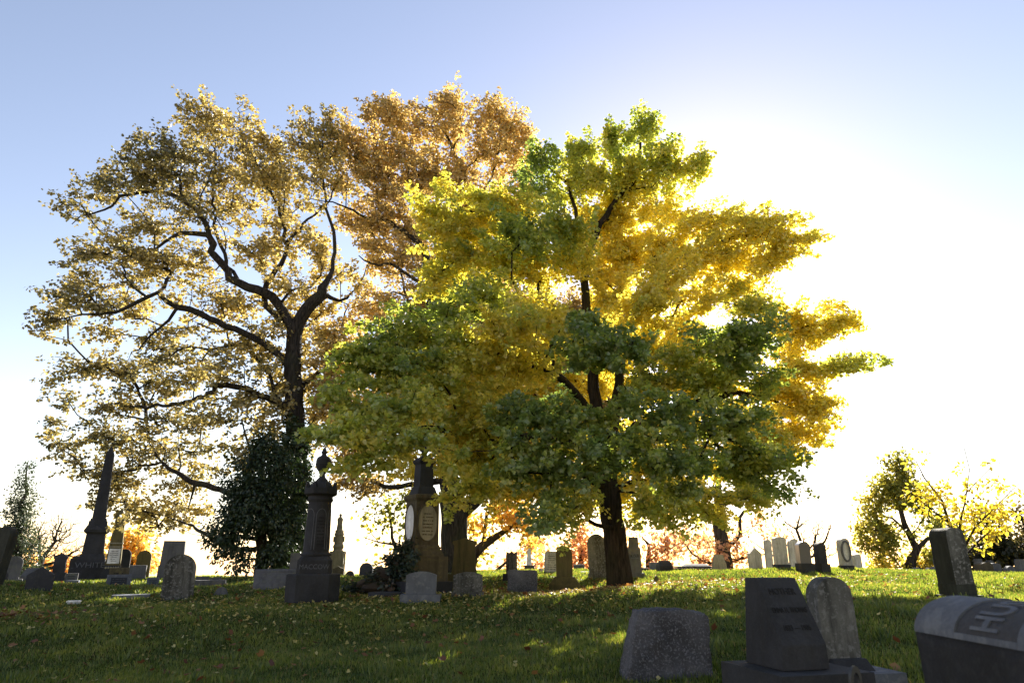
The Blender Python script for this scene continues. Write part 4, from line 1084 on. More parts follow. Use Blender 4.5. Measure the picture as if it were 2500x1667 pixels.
def tulip1():
    rg = np.random.default_rng(5)
    b = vat(672, 1335, 25); b[2] = gz(b[0], b[1])
    root = empty('tulip_tree', b); tag(root, 'tall spreading tree with thin golden-brown leaves and dark crooked limbs at left', 'tree')
    tr = root_flare(limb([(672,1335,25,.5),(676,1150,25,.42),(680,1000,25,.38),(674,860,25,.32),(676,770,25,.29),(705,712,25,.26),(738,676,25,.25),(742,660,25,.2),(760,690-60,25.2,.1),(770,560,25.5,.08),(750,480,26,.06),(740,380,26,.04),(740,300,26,.02)], .35, .03, rg), .3)
    for q in (tr,): q[:, 3] *= .94
    L = [tr,
     limb([(674,790,25,.26),(655,720,25,.23),(610,672,24.8,.22),(553,655,24.6,.2),(522,622,24.5,.18),(492,595,24.5,.17),(484,545,24.5,.15),(448,532,24.4,.12),(400,545,24,.09),(350,570,23.8,.06),(280,600,23.6,.03),(190,610,23.4,.015)], .3, .065, rg),
     limb([(486,560,24.5,.13),(468,505,24.5,.13),(436,468,24.4,.12),(400,450,24.3,.11),(345,440,24.2,.09),(282,457,24,.07),(232,480,23.8,.05),(165,515,23.6,.02)], .3, .065, rg),
     limb([(553,655,24.6,.1),(515,580,24.8,.09),(492,500,25,.07),(500,400,25,.05),(480,280,25,.02)], .3, .07, rg),
     limb([(640,735,25,.14),(610,690,25.2,.14),(618,640,25.2,.13),(650,602,25.2,.12),(656,560,25.2,.09),(640,480,25.3,.08),(600,400,25.3,.06),(560,320,25,.04),(545,250,25,.015)], .3, .07, rg),
     limb([(672,850,25,.18),(620,800,24.6,.16),(560,765,24.2,.15),(483,734,23.8,.14),(461,720,23.7,.14),(407,706,23.5,.14),(385,695,23.5,.11),(360,673,23.4,.1),(313,695,23.2,.09),(263,720,23.1,.07),(209,722,23,.05),(166,726,23,.035),(108,730,23,.015)], .3, .03, rg),
     limb([(403,712,23.5,.08),(388,735,23.4,.07),(371,749,23.4,.06),(346,767,23.3,.05),(328,788,23.2,.04),(295,826,23,.012)], .25, .03, rg),
     limb([(672,940,25,.17),(620,915,24.6,.15),(565,896,24.2,.13),(515,884,24,.13),(482,907,24.5,.12),(443,921,25,.1),(389,930,25.6,.08),(314,936,26.2,.06),(259,925,26.4,.04),(202,957,26.4,.015)], .28, .06, rg),
     limb([(674,1170,25,.14),(600,1150,24.4,.13),(520,1130,24.8,.13),(450,1110,25.6,.14),(407,1087,26,.10),(382,1072,26.3,.08),(360,1047,26.5,.05),(340,1000,26.6,.02)], .3, .03, rg),
     limb([(448,1112,25.6,.07),(440,1140,25.7,.05),(432,1168,25.8,.02)], .25, .02, rg),
     limb([(674,1240,25,.12),(560,1260,24,.1),(470,1225,24.8,.09),(440,1205,25.4,.05),(380,1185,26,.02)], .3, .03, rg),
     limb([(676,900,25,.14),(730,860,25.6,.1),(770,800,26,.06),(800,700,26,.03)], .28, .06, rg),
     limb([(740,672,25,.13),(780,690,25.4,.08),(820,660,25.8,.04),(850,600,26,.015)], .3, .03, rg),
     limb([(655,560,25.2,.09),(700,515,25.6,.07),(742,480,26,.05),(790,400,26,.03)], .28, .06, rg)]
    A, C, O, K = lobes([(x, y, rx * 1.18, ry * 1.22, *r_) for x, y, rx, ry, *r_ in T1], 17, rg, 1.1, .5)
    keep = thin_noise(A, .8, -.22) & thin_noise(A + 31, 1.7, -.2); A, C, O = A[keep], C[keep], O[keep]
    for q in L[1:]: q[:, 3] *= .8
    P, par, r = skeleton(L, A, .0115, .5, .2, .25, 2.2, rg, rmax_side=.07)
    link('trunk', tubes(P, par, r, 'trunk'), M['bark2'], root)
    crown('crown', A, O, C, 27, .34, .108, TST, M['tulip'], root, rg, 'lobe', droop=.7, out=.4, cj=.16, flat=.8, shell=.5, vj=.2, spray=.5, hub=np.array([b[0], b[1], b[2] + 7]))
    finish(root, b)

T2 = [(860,275,44,38,27,.7),(910,255,40,42,27,.75),(960,305,60,50,27,.7),(1030,240,36,40,27,.75),(1050,300,52,46,27,.75),(1125,260,38,42,27,.8),(1172,290,40,44,27,.85),(1205,335,28,34,27,.9),(1130,350,60,52,27,.8),(1170,405,50,45,27,.9),
(1060,400,55,46,27,.75),(980,400,70,52,27,.6),(900,370,70,52,27,.6),(830,345,52,45,27,.65),(795,300,38,40,27,.6),(840,430,70,52,27,.6),(930,480,70,52,27,.55),(870,520,52,42,27,.6),(820,500,40,34,27,.7),(960,560,55,52,27,.55),(880,590,50,42,26.5,.7),
(945,640,52,50,26.5,.6),(870,705,62,42,26,.85),(930,700,44,42,26,.7),(800,755,52,40,26,.8),(785,830,44,52,25.5,.7),(1010,455,52,50,27,.6),(800,930,44,42,25,.6),(1080,500,60,60,28,.6),(1150,480,60,60,28,.8),(1040,600,60,60,28,.6),(1050,700,70,60,28,.7),
(765,1040,34,40,25,.45),(805,1100,44,26,25,.45),(865,1110,50,22,25,.4),(820,1020,50,50,25,.5),(1000,750,60,50,27,.7),(770,920,40,60,25.5,.6),(1120,620,70,60,28,.6),(1160,740,70,60,28,.6),(1060,820,70,60,27,.6),(1150,860,60,60,27,.6),(980,860,60,60,26.5,.6),(900,820,60,50,26,.6),(880,920,60,50,25.5,.6),(1060,940,70,50,26,.6),(960,980,60,50,25,.6),(1180,960,60,50,26,.6)]

for _x in range(1010, 1460, 75):  # hidden crown behind the ginkgo, added dense to shade the foreground lawn
    for _y in (720, 790, 860, 930, 1000): T2.append((_x, _y, 50, 44, 26.5 + (_x % 3) * .5, .6, 2.4))

def tulip2():
    rg = np.random.default_rng(6)
    b = vat(1044, 1325, 23.5); b[2] = gz(b[0], b[1])
    root = empty('tulip_tree', b); tag(root, 'thick fork-trunked tree with orange-brown leaves rising behind the ginkgo', 'tree')
    tr = root_flare(limb([(1044,1325,23.5,.5),(1044,1230,23.5,.44),(1042,1150,23.5,.42),(1030,1080,23.8,.32),(1010,900,24.5,.26),(992,700,25.5,.22),(985,640,26,.18),(976,575,26.4,.15),(968,558,26.4,.12),(940,540,26.6,.10),(886,504,26.8,.08),(870,480,27,.06),(866,430,27,.05),(860,350,27,.03),(900,260,27,.015)], .35, .03, rg), .25)
    L = [tr,
     limb([(1052,1180,23.5,.3),(1090,1150,23.5,.25),(1118,1120,23.6,.22),(1140,1070,24,.16),(1180,950,25,.1),(1200,850,26,.05)], .35, .03, rg),
     limb([(984,640,26,.11),(1030,540,26.6,.1),(1069,429,27,.09),(1058,382,27,.08),(1040,346,27,.07),(1026,313,27,.05),(1000,280,27,.02)], .35, .03, rg),
     limb([(1040,346,27,.05),(1052,318,27,.04),(1085,290,27,.015)], .3, .03, rg),
     limb([(1060,450,27,.06),(1110,440,27,.05),(1140,360,27,.04),(1125,300,27,.015)], .3, .03, rg),
     limb([(886,504,26.8,.06),(842,500,26.6,.06),(796,475,26.4,.04),(706,454,26,.015)], .3, .03, rg),
     limb([(995,680,25.8,.08),(979,659,26,.08),(936,630,26,.07),(896,605,26,.06),(870,612,26,.05),(850,605,26,.04),(824,587,26,.02)], .25, .02, rg),
     limb([(1000,760,25.5,.06),(960,730,25.8,.05),(940,706,26,.05),(922,637,26.2,.04),(907,583,26.4,.02)], .25, .03, rg),
     limb([(1035,1100,23.8,.14),(960,1110,24,.1),(900,1118,24.4,.08),(830,1100,25,.03)], .3, .03, rg),
     limb([(1020,980,24.2,.12),(900,960,24.6,.08),(800,920,25.2,.04)], .28, .06, rg)]
    A, C, O, K = lobes([(x, y, rx * 1.1, ry * 1.12, *r_) for x, y, rx, ry, *r_ in T2], 21, rg, 1.0, .5)
    keep = thin_noise(A, .8, -.25); A, C, O = A[keep], C[keep], O[keep]
    P, par, r = skeleton(L, A, .0105, .5, .18, .25, 2.2, rg, rmax_side=.07)
    link('trunk', tubes(P, par, r, 'trunk'), M['bark2'], root)
    TS2 = [(0,(.10,.10,.05)),(.4,(.34,.25,.11)),(.6,(.46,.34,.13)),(.8,(.58,.44,.17)),(1,(.66,.52,.24))]
    crown('crown', A, O, C, 26, .34, .108, TS2, M['tulip'], root, rg, 'lobe', droop=.6, out=.4, cj=.16, flat=.85, shell=.5, vj=.2, spray=.5, hub=np.array([b[0], b[1] + 3, b[2] + 7]))
    finish(root, b)

# ---- generic smaller tree
def small_tree(name, label, cat, basepx, Y, limbs, clumps, dens, nleaf, rl, size, stops, mat, seed, shape='quad', bark='bark3', droop=.2, rtip=.012, thr=-.3, flat=.8, surf=.5, flare=.3, cj=.12, rms=.1, group=None, zs=.8, air=.5):
    rg = np.random.default_rng(seed)
    b = vat(basepx[0], basepx[1], Y); b[2] = gz(b[0], b[1]) 
    root = empty(name, b); tag(root, label, cat, group)
    L = []
    for i, l in enumerate(limbs):
        q = limb(l, .4, .04, rg)
        if i == 0:
            foot = b.copy(); 
            if q[0, 2] > foot[2] + .3: q = np.vstack([[b[0], b[1], b[2], q[0, 3]], q])
            q = root_flare(q, flare)
        L.append(q)
    A, C, O, K = lobes(clumps, dens * 3.2, rg, zs, surf)
    keep = thin_noise(A, .7, thr); A, C, O = A[keep], C[keep], O[keep]
    P, par, r = skeleton(L, A, rtip, .5, .15, .25, 2.2, rg, rmax_side=rms)
    link('trunk', tubes(P, par, r, 'trunk'), M[bark], root)
    if nleaf: crown('crown', A, O, C, nleaf * air, rl, size, stops, M[mat], root, rg, shape, droop=droop, out=.5, cj=cj, flat=flat, shell=.55, vj=.18)
    finish(root, b)
    return root

GOLD = [(0,(.14,.18,.05)),(.35,(.34,.32,.08)),(.7,(.62,.48,.14)),(1,(.72,.52,.2))]
RUST = [(0,(.36,.24,.20)),(.5,(.58,.37,.26)),(.8,(.66,.45,.28)),(1,(.70,.54,.30))]
DARKG = [(0,(.018,.035,.016)),(.5,(.03,.052,.02)),(1,(.06,.08,.025))]
OLIVE = [(0,(.045,.07,.025)),(.5,(.14,.17,.045)),(.8,(.30,.30,.06)),(1,(.58,.5,.08))]
PINE = [(0,(.05,.075,.05)),(1,(.09,.11,.06))]

def stop_trees():
    # conifer at the left edge
    cl = []
    for i in range(9):
        y = 1075 + i * 33; w = 8 + i * 7.0
        cl.append((62 - i * 4.2, y, w, 22, 27, .5))
        if i > 2: cl.append((62 - i * 4 + (w * .8 if i % 2 else -w * .8), y + 8, w * .45, 14, 26.5, .6))
    small_tree('conifer', 'grey-green conifer with ragged pointed top at the left edge', 'tree', (30, 1345), 27, [[(30,1345,27,.16),(45,1220,27,.12),(62,1075,27,.02)]], cl, 6, 60, .42, .085, PINE, 'ever', 21, 'oval', thr=-.7, droop=.1, flat=.7, air=1.3)
    # bare twiggy tree
    small_tree('bare_tree', 'leafless twiggy tree between the conifer and the tall obelisk', 'tree', (92, 1345), 34,
        [[(92,1345,34,.2),(93,1300,34,.17),(100,1275,34,.1),(122,1245,34,.06),(140,1200,34,.03)],[(95,1298,34,.09),(90,1270,34,.08),(85,1240,34,.05),(100,1200,34,.02)],[(95,1300,34,.09),(130,1290,34,.06),(160,1275,34,.04),(195,1250,34,.02)],[(98,1310,34,.1),(130,1300,34,.07),(170,1265,34,.03)]],
        [(110,1220,40,40,34,0),(150,1215,40,42,34,0),(175,1260,36,28,34,0),(85,1240,30,34,34,0),(130,1260,40,30,34,0)], 34, 0, 0, 0, None, None, 22, rtip=.0095, thr=-.9, rms=.05)
    small_tree('golden_tree', 'orange-gold tree far behind the bare tree at left', 'tree', (150, 1350), 48,
        [[(150,1350,48,.25),(150,1300,48,.12)]], [(110,1310,40,26,48,.9),(160,1300,40,28,48,.95),(205,1320,34,24,48,.85),(130,1335,60,18,48,.9),(190,1345,60,16,48,.7),(70,1300,34,28,48,.7)], 2.2, 60, .8, .22, [(0,(.48,.38,.18)),(1,(.70,.52,.26))], 'farleaf', 23, air=.32)
    small_tree('golden_tree', 'golden tree behind the mossy arched stone left of the big round-topped one', 'tree', (300, 1340), 40,
        [[(300,1340,40,.25),(300,1280,40,.14)]], [(270,1235,40,30,40,.75),(310,1240,44,34,40,.8),(290,1275,44,30,40,.85),(330,1285,36,30,40,.8),(345,1320,34,24,40,.7),(300,1320,50,26,40,.9),(265,1310,30,34,40,.8),(365,1290,24,20,40,.8)], 2.2, 55, .7, .2, GOLD, 'farleaf', 24, thr=-.15, air=.38)
    # dark evergreen around the tulip trunk
    small_tree('yew', 'dark dense evergreen with drooping skirt beside the ivy-wrapped trunk', 'evergreen', (600, 1325), 22,
        [[(600,1325,22,.2),(605,1200,22,.16),(600,1080,22,.1),(590,1020,22,.03)],[(602,1240,22,.08),(540,1230,21.5,.05),(500,1230,21,.02)]],
        [(598,1030,22,40,22,.4),(580,1075,44,42,22,.4),(555,1120,44,42,22,.4),(600,1140,55,50,21.5,.5),(535,1170,42,42,21.5,.4),(575,1210,60,45,21,.5),(520,1220,44,36,21,.4),(500,1250,28,24,21,.4),(560,1260,60,32,21,.45),(620,1230,55,50,21.5,.5),(540,1290,30,14,21,.4),(630,1180,40,60,22,.5),(640,1070,34,60,22,.45),(620,1280,40,26,21.5,.4),(690,1200,24,60,22.5,.4),(695,1120,20,60,23,.4),(620,1130,30,60,22,.5)],
        7, 85, .4, .10, DARKG, 'ever', 25, 'oval', thr=-.33, droop=.7, air=1)
    small_tree('ivy_column', 'column of dark ivy climbing the trunk of the left spreading tree', 'ivy', (668, 1330), 24.3,
        [[(668,1330,24.3,.06),(672,1150,24.3,.05),(676,1000,24.3,.02)]],
        [(668,1290,40,60,24.3,.4),(672,1210,36,60,24.3,.4),(672,1130,34,60,24.3,.45),(676,1060,30,60,24.3,.4),(678,1000,20,40,24.4,.4)],
        9, 60, .32, .11, DARKG, 'ever', 26, 'lobe', thr=-.8, droop=.8, zs=1.6, air=1)
    # thin bush behind great pedestal left
    small_tree('thin_tree', 'thin half-bare tree with green-yellow leaves left of the great pedestal', 'tree', (915, 1330), 27,
        [[(915,1330,27,.1),(905,1260,27,.07),(900,1210,27,.05),(890,1165,27,.02)],[(905,1250,27,.05),(870,1245,27,.03),(840,1235,27,.015)],[(905,1270,27,.05),(880,1290,27,.03),(850,1300,27,.01)]],
        [(885,1160,44,36,27,.5),(850,1190,30,34,27,.7,.5),(905,1210,30,44,27,.35),(870,1240,40,36,27,.6,.5),(905,1270,26,30,27,.4),(920,1150,30,34,27,.3),(850,1290,34,26,27,.6,.25)], 2.6, 26, .5, .14, OLIVE, 'farleaf', 27, 'lobe', thr=-.35)
    # golden tree right of the fork trunk
    small_tree('golden_tree', 'golden tree with a low leaning limb behind the mossy gabled stone', 'tree', (1070, 1330), 30,
        [[(1070,1330,30,.3),(1090,1275,30,.22),(1130,1240,30,.16),(1165,1215,30,.1),(1200,1190,30,.04)],[(1110,1255,30,.09),(1120,1180,30,.08),(1150,1160,30,.05),(1210,1180,30,.02)],[(1085,1320,30,.1),(1140,1315,29,.08),(1160,1290,29,.05),(1180,1300,29,.02)]],
        [(1120,1170,44,40,30,.8),(1170,1160,50,36,30,.8),(1210,1185,40,36,30,.85),(1160,1205,50,32,30,.75),(1220,1225,34,34,30,.7),(1110,1215,36,34,30,.6),(1185,1245,44,26,30,.5,.5),(1100,1270,34,44,30,.35,.6),(1250,1190,30,30,30,.7,.7),(1070,1190,30,40,30,.5)], 2.4, 50, .6, .17, GOLD, 'farleaf', 28, 'lobe', thr=-.2, air=.4)
    # rust trees
    small_tree('rust_tree', 'rust-red feathery tree behind the small white obelisk', 'tree', (1215, 1345), 46,
        [[(1215,1345,46,.2),(1215,1270,46,.1)]], [(1190,1270,40,30,46,.6),(1235,1255,40,30,46,.65),(1215,1300,50,30,46,.55),(1260,1285,34,34,46,.7),(1165,1305,30,24,46,.6),(1240,1320,60,18,46,.5)], 2.2, 42, .8, .2, RUST, 'farleaf', 29, thr=-.2, group='rust-red trees beyond the crest', air=.36)
    small_tree('rust_tree', 'rust-red feathery tree behind the tall mottled headstone', 'tree', (1335, 1345), 44,
        [[(1335,1345,44,.2),(1335,1250,44,.1)]], [(1335,1225,34,24,44,.75),(1310,1260,40,34,44,.6),(1360,1265,40,40,44,.6),(1330,1305,60,34,44,.5),(1380,1310,34,34,44,.5),(1290,1300,26,34,44,.6),(1400,1240,40,26,44,.8),(1430,1280,40,40,44,.75)], 2.2, 42, .8, .2, RUST, 'farleaf', 30, thr=-.2, group='rust-red trees beyond the crest', air=.36)
    small_tree('rust_tree', 'rust and purple-leaved tree right of the ginkgo trunk', 'tree', (1490, 1345), 42,
        [[(1490,1345,42,.2),(1490,1250,42,.1)]], [(1470,1220,44,34,42,.8),(1520,1230,44,36,42,.5),(1490,1275,50,36,42,.45),(1545,1270,40,36,42,.4),(1580,1250,36,36,42,.5),(1550,1150,44,30,42,.7),(1450,1290,34,34,42,.7),(1500,1315,24,22,42,.6),(1620,1240,36,30,42,.7)], 2.0, 42, .8, .2, RUST, 'farleaf', 31, thr=-.15, group='rust-red trees beyond the crest', air=.36)
    small_tree('oak_tree', 'old thick-trunked tree with twisted limbs and sparse rust leaves behind the buff block', 'tree', (1668, 1345), 31,
        [[(1668,1345,31,.36),(1662,1290,31,.33),(1655,1240,31,.28),(1652,1180,31,.24),(1650,1130,31,.16),(1652,1080,31,.08)],[(1656,1160,31,.11),(1680,1152,31,.11),(1700,1165,31,.1),(1712,1140,31,.08),(1735,1110,31,.04)],[(1668,1262,31,.1),(1695,1230,31,.09),(1700,1190,31,.08),(1712,1175,31,.07),(1740,1170,31,.03)],[(1670,1290,31,.09),(1710,1280,31,.06),(1760,1272,31,.03)],[(1655,1300,31,.09),(1610,1285,31,.06),(1575,1250,31,.03)],[(1715,1140,31,.04),(1745,1165,31,.02),(1790,1180,31,.01)]],
        [(1700,1240,34,40,31,.55),(1690,1290,34,34,31,.6),(1730,1200,44,30,31,.6,.5),(1740,1260,44,24,31,.8,.5),(1610,1270,44,28,31,.5),(1600,1300,34,18,31,.4,.7),(1750,1140,40,24,31,.6,.3),(1650,1260,20,50,30.6,.3,.8),(1700,1325,30,14,31,.5),(1575,1255,34,30,31,.3,.6),(1780,1230,34,16,31,.8,.4)], 2.6, 34, .5, .14, RUST, 'farleaf', 32, 'lobe', thr=-.3)
    small_tree('bare_tree', 'leafless tree with fine spreading twigs behind the sunlit row of white stones', 'tree', (1840, 1330), 36,
        [[(1840,1330,36,.14),(1838,1290,36,.12),(1842,1250,36,.08),(1828,1215,36,.06),(1838,1180,36,.02)],[(1840,1305,36,.08),(1800,1290,36,.06),(1760,1265,36,.04),(1725,1240,36,.015)],[(1842,1290,36,.07),(1870,1275,36,.06),(1895,1240,36,.05),(1910,1200,36,.015)],[(1828,1215,36,.04),(1805,1200,36,.03),(1790,1180,36,.01)]],
        [(1830,1200,36,30,36,0),(1880,1215,40,40,36,0),(1785,1230,44,34,36,0),(1900,1260,30,30,36,0),(1850,1250,44,30,36,0)], 24, 0, 0, 0, None, None, 33, rtip=.0095, thr=-.9, rms=.045)
    # right tree group
    small_tree('maple_tree', 'olive-green small tree with a leaning forked trunk at right', 'tree', (2088, 1345), 32,
        [[(2088,1345,32,.22),(2092,1290,32,.2),(2105,1262,32,.16),(2090,1230,32,.13),(2068,1170,32,.1),(2060,1110,32,.06),(2058,1060,32,.02)],[(2100,1268,32,.12),(2130,1240,32,.09),(2170,1230,32,.04)],[(2085,1225,32,.07),(2050,1190,32,.05),(2010,1180,32,.02)]],
        [(2058,1060,26,29,32,.5),(2050,1100,48,39,32,.55),(2020,1130,48,34,32,.6),(2075,1130,52,39,32,.5),(2005,1170,40,29,32,.6),(2055,1175,60,34,32,.45),(2010,1215,48,34,32,.6),(2070,1220,52,34,32,.35),(2130,1200,52,50,32,.25),(2140,1250,52,39,32,.25),(2110,1170,40,34,32,.4),(2000,1260,40,27,32,.75),(2040,1255,36,32,32,.4),(2000,1300,48,29,32,.85),(2040,1310,36,18,32,.8),(2120,1300,52,29,32,.8),(2170,1290,48,39,32,.6),(2180,1220,40,46,32,.3)], 3.4, 42, .5, .13, [(0,(.08,.11,.035)),(.5,(.22,.25,.06)),(.8,(.42,.38,.08)),(1,(.66,.56,.10))], 'farleaf', 34, 'lobe', thr=-.3, air=.7, rms=.05)
    small_tree('yellow_sapling', 'fan of thin stems with bright yellow leaves sprouting behind the dark pillar', 'tree', (2205, 1345), 14,
        [[(2205,1345,14,.05),(2200,1280,14,.045),(2188,1205,14,.03),(2165,1150,14,.022),(2130,1100,14,.014),(2105,1060,14,.006)],[(2202,1290,14,.03),(2185,1205,14,.022),(2140,1170,14,.016),(2090,1130,14,.006)],[(2203,1280,14,.03),(2205,1200,14,.022),(2212,1140,14,.014),(2218,1080,14,.008),(2215,1030,14,.004)],[(2203,1280,14,.03),(2240,1210,14,.02),(2290,1160,14,.012),(2340,1110,14,.005)],[(2204,1290,14,.03),(2250,1240,14,.02),(2300,1200,14,.012),(2350,1160,14,.005)],[(2212,1140,14,.012),(2240,1110,14,.008),(2275,1075,14,.004)]],
        [(2150,1140,40,26,14,.85),(2110,1130,34,22,14,.8,.7),(2130,1165,36,24,14,.8,.8),(2190,1170,40,30,14,.85),(2230,1180,40,32,14,.8),(2280,1170,40,30,14,.85),(2240,1130,34,26,14,.9,.7),(2300,1110,34,24,14,.9,.5),(2330,1130,20,26,14,.9,.6),(2215,1080,30,30,14,.9,.25),(2105,1060,26,20,14,.7,.35),(2260,1225,40,18,14,.85),(2300,1205,34,18,14,.8),(2350,1170,20,18,14,.9,.6),(2270,1060,30,20,14,.95,.2),(2170,1270,30,14,14,.7,.6),(2250,1260,30,14,14,.7,.5),(2200,1230,20,26,14,.8)], 14, 13, .16, .09, [(0,(.2,.25,.04)),(.5,(.45,.42,.05)),(1,(.62,.46,.05))], 'ginkgo', 35, 'oval', 'bark2', air=1, rtip=.0035, thr=-.6, rms=.012, flare=0)
    small_tree('dark_thicket', 'dark purple-green thicket at the right edge behind the grey slabs', 'shrub', (2310, 1345), 38,
        [[(2310,1345,38,.2),(2310,1250,38,.1)],[(2312,1320,38,.1),(2350,1250,38,.05)]],
        [(2290,1210,40,34,38,.2),(2340,1200,34,40,38,.2),(2300,1260,55,40,38,.1),(2350,1260,34,50,38,.1),(2260,1270,34,40,38,.15),(2320,1310,60,26,38,.1),(2240,1300,34,30,38,.2),(2380,1230,34,60,38,.15),(2270,1180,30,24,38,.3,.5)], 2.8, 60, .7, .17, [(0,(.03,.035,.02)),(.5,(.10,.09,.04)),(1,(.3,.2,.08))], 'farleaf', 36, thr=-.35)

ginkgo(); tulip1(); tulip2(); stop_trees()

# ---- ivy mound and ivy on the pedestal
def ivy():
    rg = np.random.default_rng(41)
    cl = [(885,1328,44,30,15.6,.5),(840,1345,30,20,15.4,.5),(815,1352,18,14,15.2,.4),(918,1310,34,36,15.0,.4),(930,1268,20,38,14.9,.35),(908,1290,24,30,15.2,.4),(945,1300,20,40,14.5,.35),(870,1350,50,16,15.0,.7),(925,1345,34,20,15.0,.4),(955,1240,10,14,15.4,.4)]
    cl = [(x, y, rx, ry, Y, c) for x, y, rx, ry, Y, c in cl]
    A, C, O, K = lobes(cl, 60, rg, .9, .4)
    b = vat(890, 1352, 15.4); b[2] = gz(b[0], b[1])
    g = ground(A[:, 0], A[:, 1]); A[:, 2] = np.maximum(A[:, 2], g + .03)
    root = empty('ivy', b); tag(root, 'dark ivy mound spilling from the great pedestal, with brown dead leaves', 'ivy')
    L = [limb([(905,1350,15.5,.03),(915,1320,15.6,.03),(932,1280,15.6,.02),(945,1245,15.5,.01)], .15, .02, rg)]
    P, par, r = skeleton(L, A, .003, .2, .1, .2, 2.4, rg, rmax_side=.012)
    link('stems', tubes(P, par, r, 'stems'), M['bark2'], root)
    crown('leaves', A, O, C, 34, .10, .062, [(0,(.02,.035,.022)),(.5,(.035,.055,.035)),(.75,(.08,.07,.04)),(1,(.14,.08,.045))], M['ever'], root, rg, 'lobe', droop=.8, out=1.0, cj=.12, flat=1, shell=.5, vj=.25)
    bm = bmesh.new()
    for x, y, rx, ry, Y, c in cl[:8]:
        o = vat(x, y, Y); k = mpp(y * VS, Y) * VS
        if y > 1300: bmesh.ops.create_icosphere(bm, subdivisions=2, radius=1, matrix=Matrix.Translation((o[0], o[1] + .1, o[2])) @ Matrix.Diagonal((rx * k * .85, rx * k * .7, ry * k * .85, 1)))
    link('core', None or bm_obj('core', bm, M['soil'], root, smooth=True).data) if False else bm_obj('core', bm, M['soil'], root, smooth=True)
    finish(root, b)
ivy()

def added_shade_tree():  # unseen tree, added only to keep sky light off the foreground
    rg = np.random.default_rng(77)
    b = np.array([-2.5, -8.5, gz(-2.5, -8.5)])
    root = empty('oak_tree', b); tag(root, 'broad leafy tree added out of view behind the viewer to shade the foreground stones', 'tree')
    tr = np.array([(-2.5, -8.5, b[2] - .1, .5), (-2.4, -8.4, b[2] + 2, .4), (-2.2, -8, b[2] + 4, .34), (-1.8, -7.5, b[2] + 7, .22), (-1.5, -7, b[2] + 10, .08)])
    L = [root_flare(catmull(tr, .4), .3), catmull(np.array([(-2.2, -8, b[2] + 4, .22), (0, -6.5, b[2] + 6, .15), (2, -4.5, b[2] + 7, .08)]), .4), catmull(np.array([(-2.2, -8, b[2] + 4.4, .2), (-5, -6, b[2] + 6.5, .12), (-7, -3.5, b[2] + 7.5, .06)]), .4)]
    n = 900; u = unit(rg.normal(size=(n, 3))) * rg.uniform(0, 1, (n, 1)) ** .45
    A = np.array([-.5, -6.5, 8.6]) + u * np.array([9, 6.2, 3.4]); A[:, 2] += .12 * A[:, 1].clip(-8, 2) + .5
    P, par, r = skeleton(L, A, .01, .7, .12, .25, 2.2, rg)
    link('trunk', tubes(P, par, r, 'trunk'), M['bark3'], root)
    crown('crown', A, A * 0 + A.mean(0), np.full(n, .4), 22, .7, .22, OLIVE, M['farleaf'], root, rg, 'quad')
    finish(root, b)
added_shade_tree()
SKY = 0.05
EXPO = 2.2
# ------------------------------------------------------------------ grass, fallen leaves
def grass():
    rg = np.random.default_rng(3)
    from mathutils import noise as mn
    N = 900000
    a = rg.uniform(0, 1, N); Y = 1.2 * (30 / 1.2) ** a         # density falls as 1/Y^2 when x spreads with Y
    X = rg.uniform(-1, 1, N) * (.86 * Y + 1.2)
    Z = ground(X, Y)
    n1 = .5 + .5 * np.sin(X * 2.1 + np.sin(Y * 1.7) * 1.5) * np.sin(Y * 2.6 + X * .7)
    tuft = .5 + .5 * np.sin(X * 7.3 + 2 * np.sin(Y * 5.1)) * np.sin(Y * 8.9 + 1.5 * np.sin(X * 4.7))
    h = (.018 + .03 * rg.uniform(0, 1, N) ** 1.5) * (.65 + .5 * n1 + .45 * tuft ** 2) * (1 + .018 * Y)
    w = .0011 + .00042 * Y
    yaw = rg.uniform(0, 2 * math.pi, N); lean = rg.normal(0, .45, N); la = rg.uniform(0, 2 * math.pi, N)
    d = np.stack([np.cos(yaw), np.sin(yaw), np.zeros(N)], 1)
    ln = np.stack([np.cos(la) * lean, np.sin(la) * lean, np.ones(N)], 1)
    p = np.stack([X, Y, Z - .004], 1)
    mid = p + ln * (h * .55)[:, None] * np.array([.6, .6, 1]); tip = p + ln * h[:, None]
    V = np.stack([p - d * w[:, None], p + d * w[:, None], mid + d * (w * .8)[:, None], mid - d * (w * .8)[:, None], tip], 1).reshape(-1, 3)
    b = (np.arange(N) * 5)[:, None]
    loops = np.concatenate([b + np.array([[0, 1, 2, 3]]), b + np.array([[3, 2, 4]])], 1).reshape(-1)
    starts = np.stack([np.arange(N) * 7, np.arange(N) * 7 + 4], 1).reshape(-1); tot = np.tile([4, 3], N)
    c = palette(np.clip(.45 * n1 + .3 * tuft + rg.normal(0, .16, N), 0, 1), [(0, (.038, .078, .016)), (.5, (.115, .165, .03)), (1, (.30, .32, .08))])
    straw = rg.uniform(0, 1, N) < .05 + .06 * (1 - n1); c[straw] = np.array([.22, .19, .09]) * rg.uniform(.6, 1.2, (straw.sum(), 1))
    me = mesh_np('grass', V, loops, starts, tot, np.repeat(c, 5, 0))
    tag(link('grass', me, M['grass']), 'short lawn grass covering the slope', 'grass', kind='stuff')

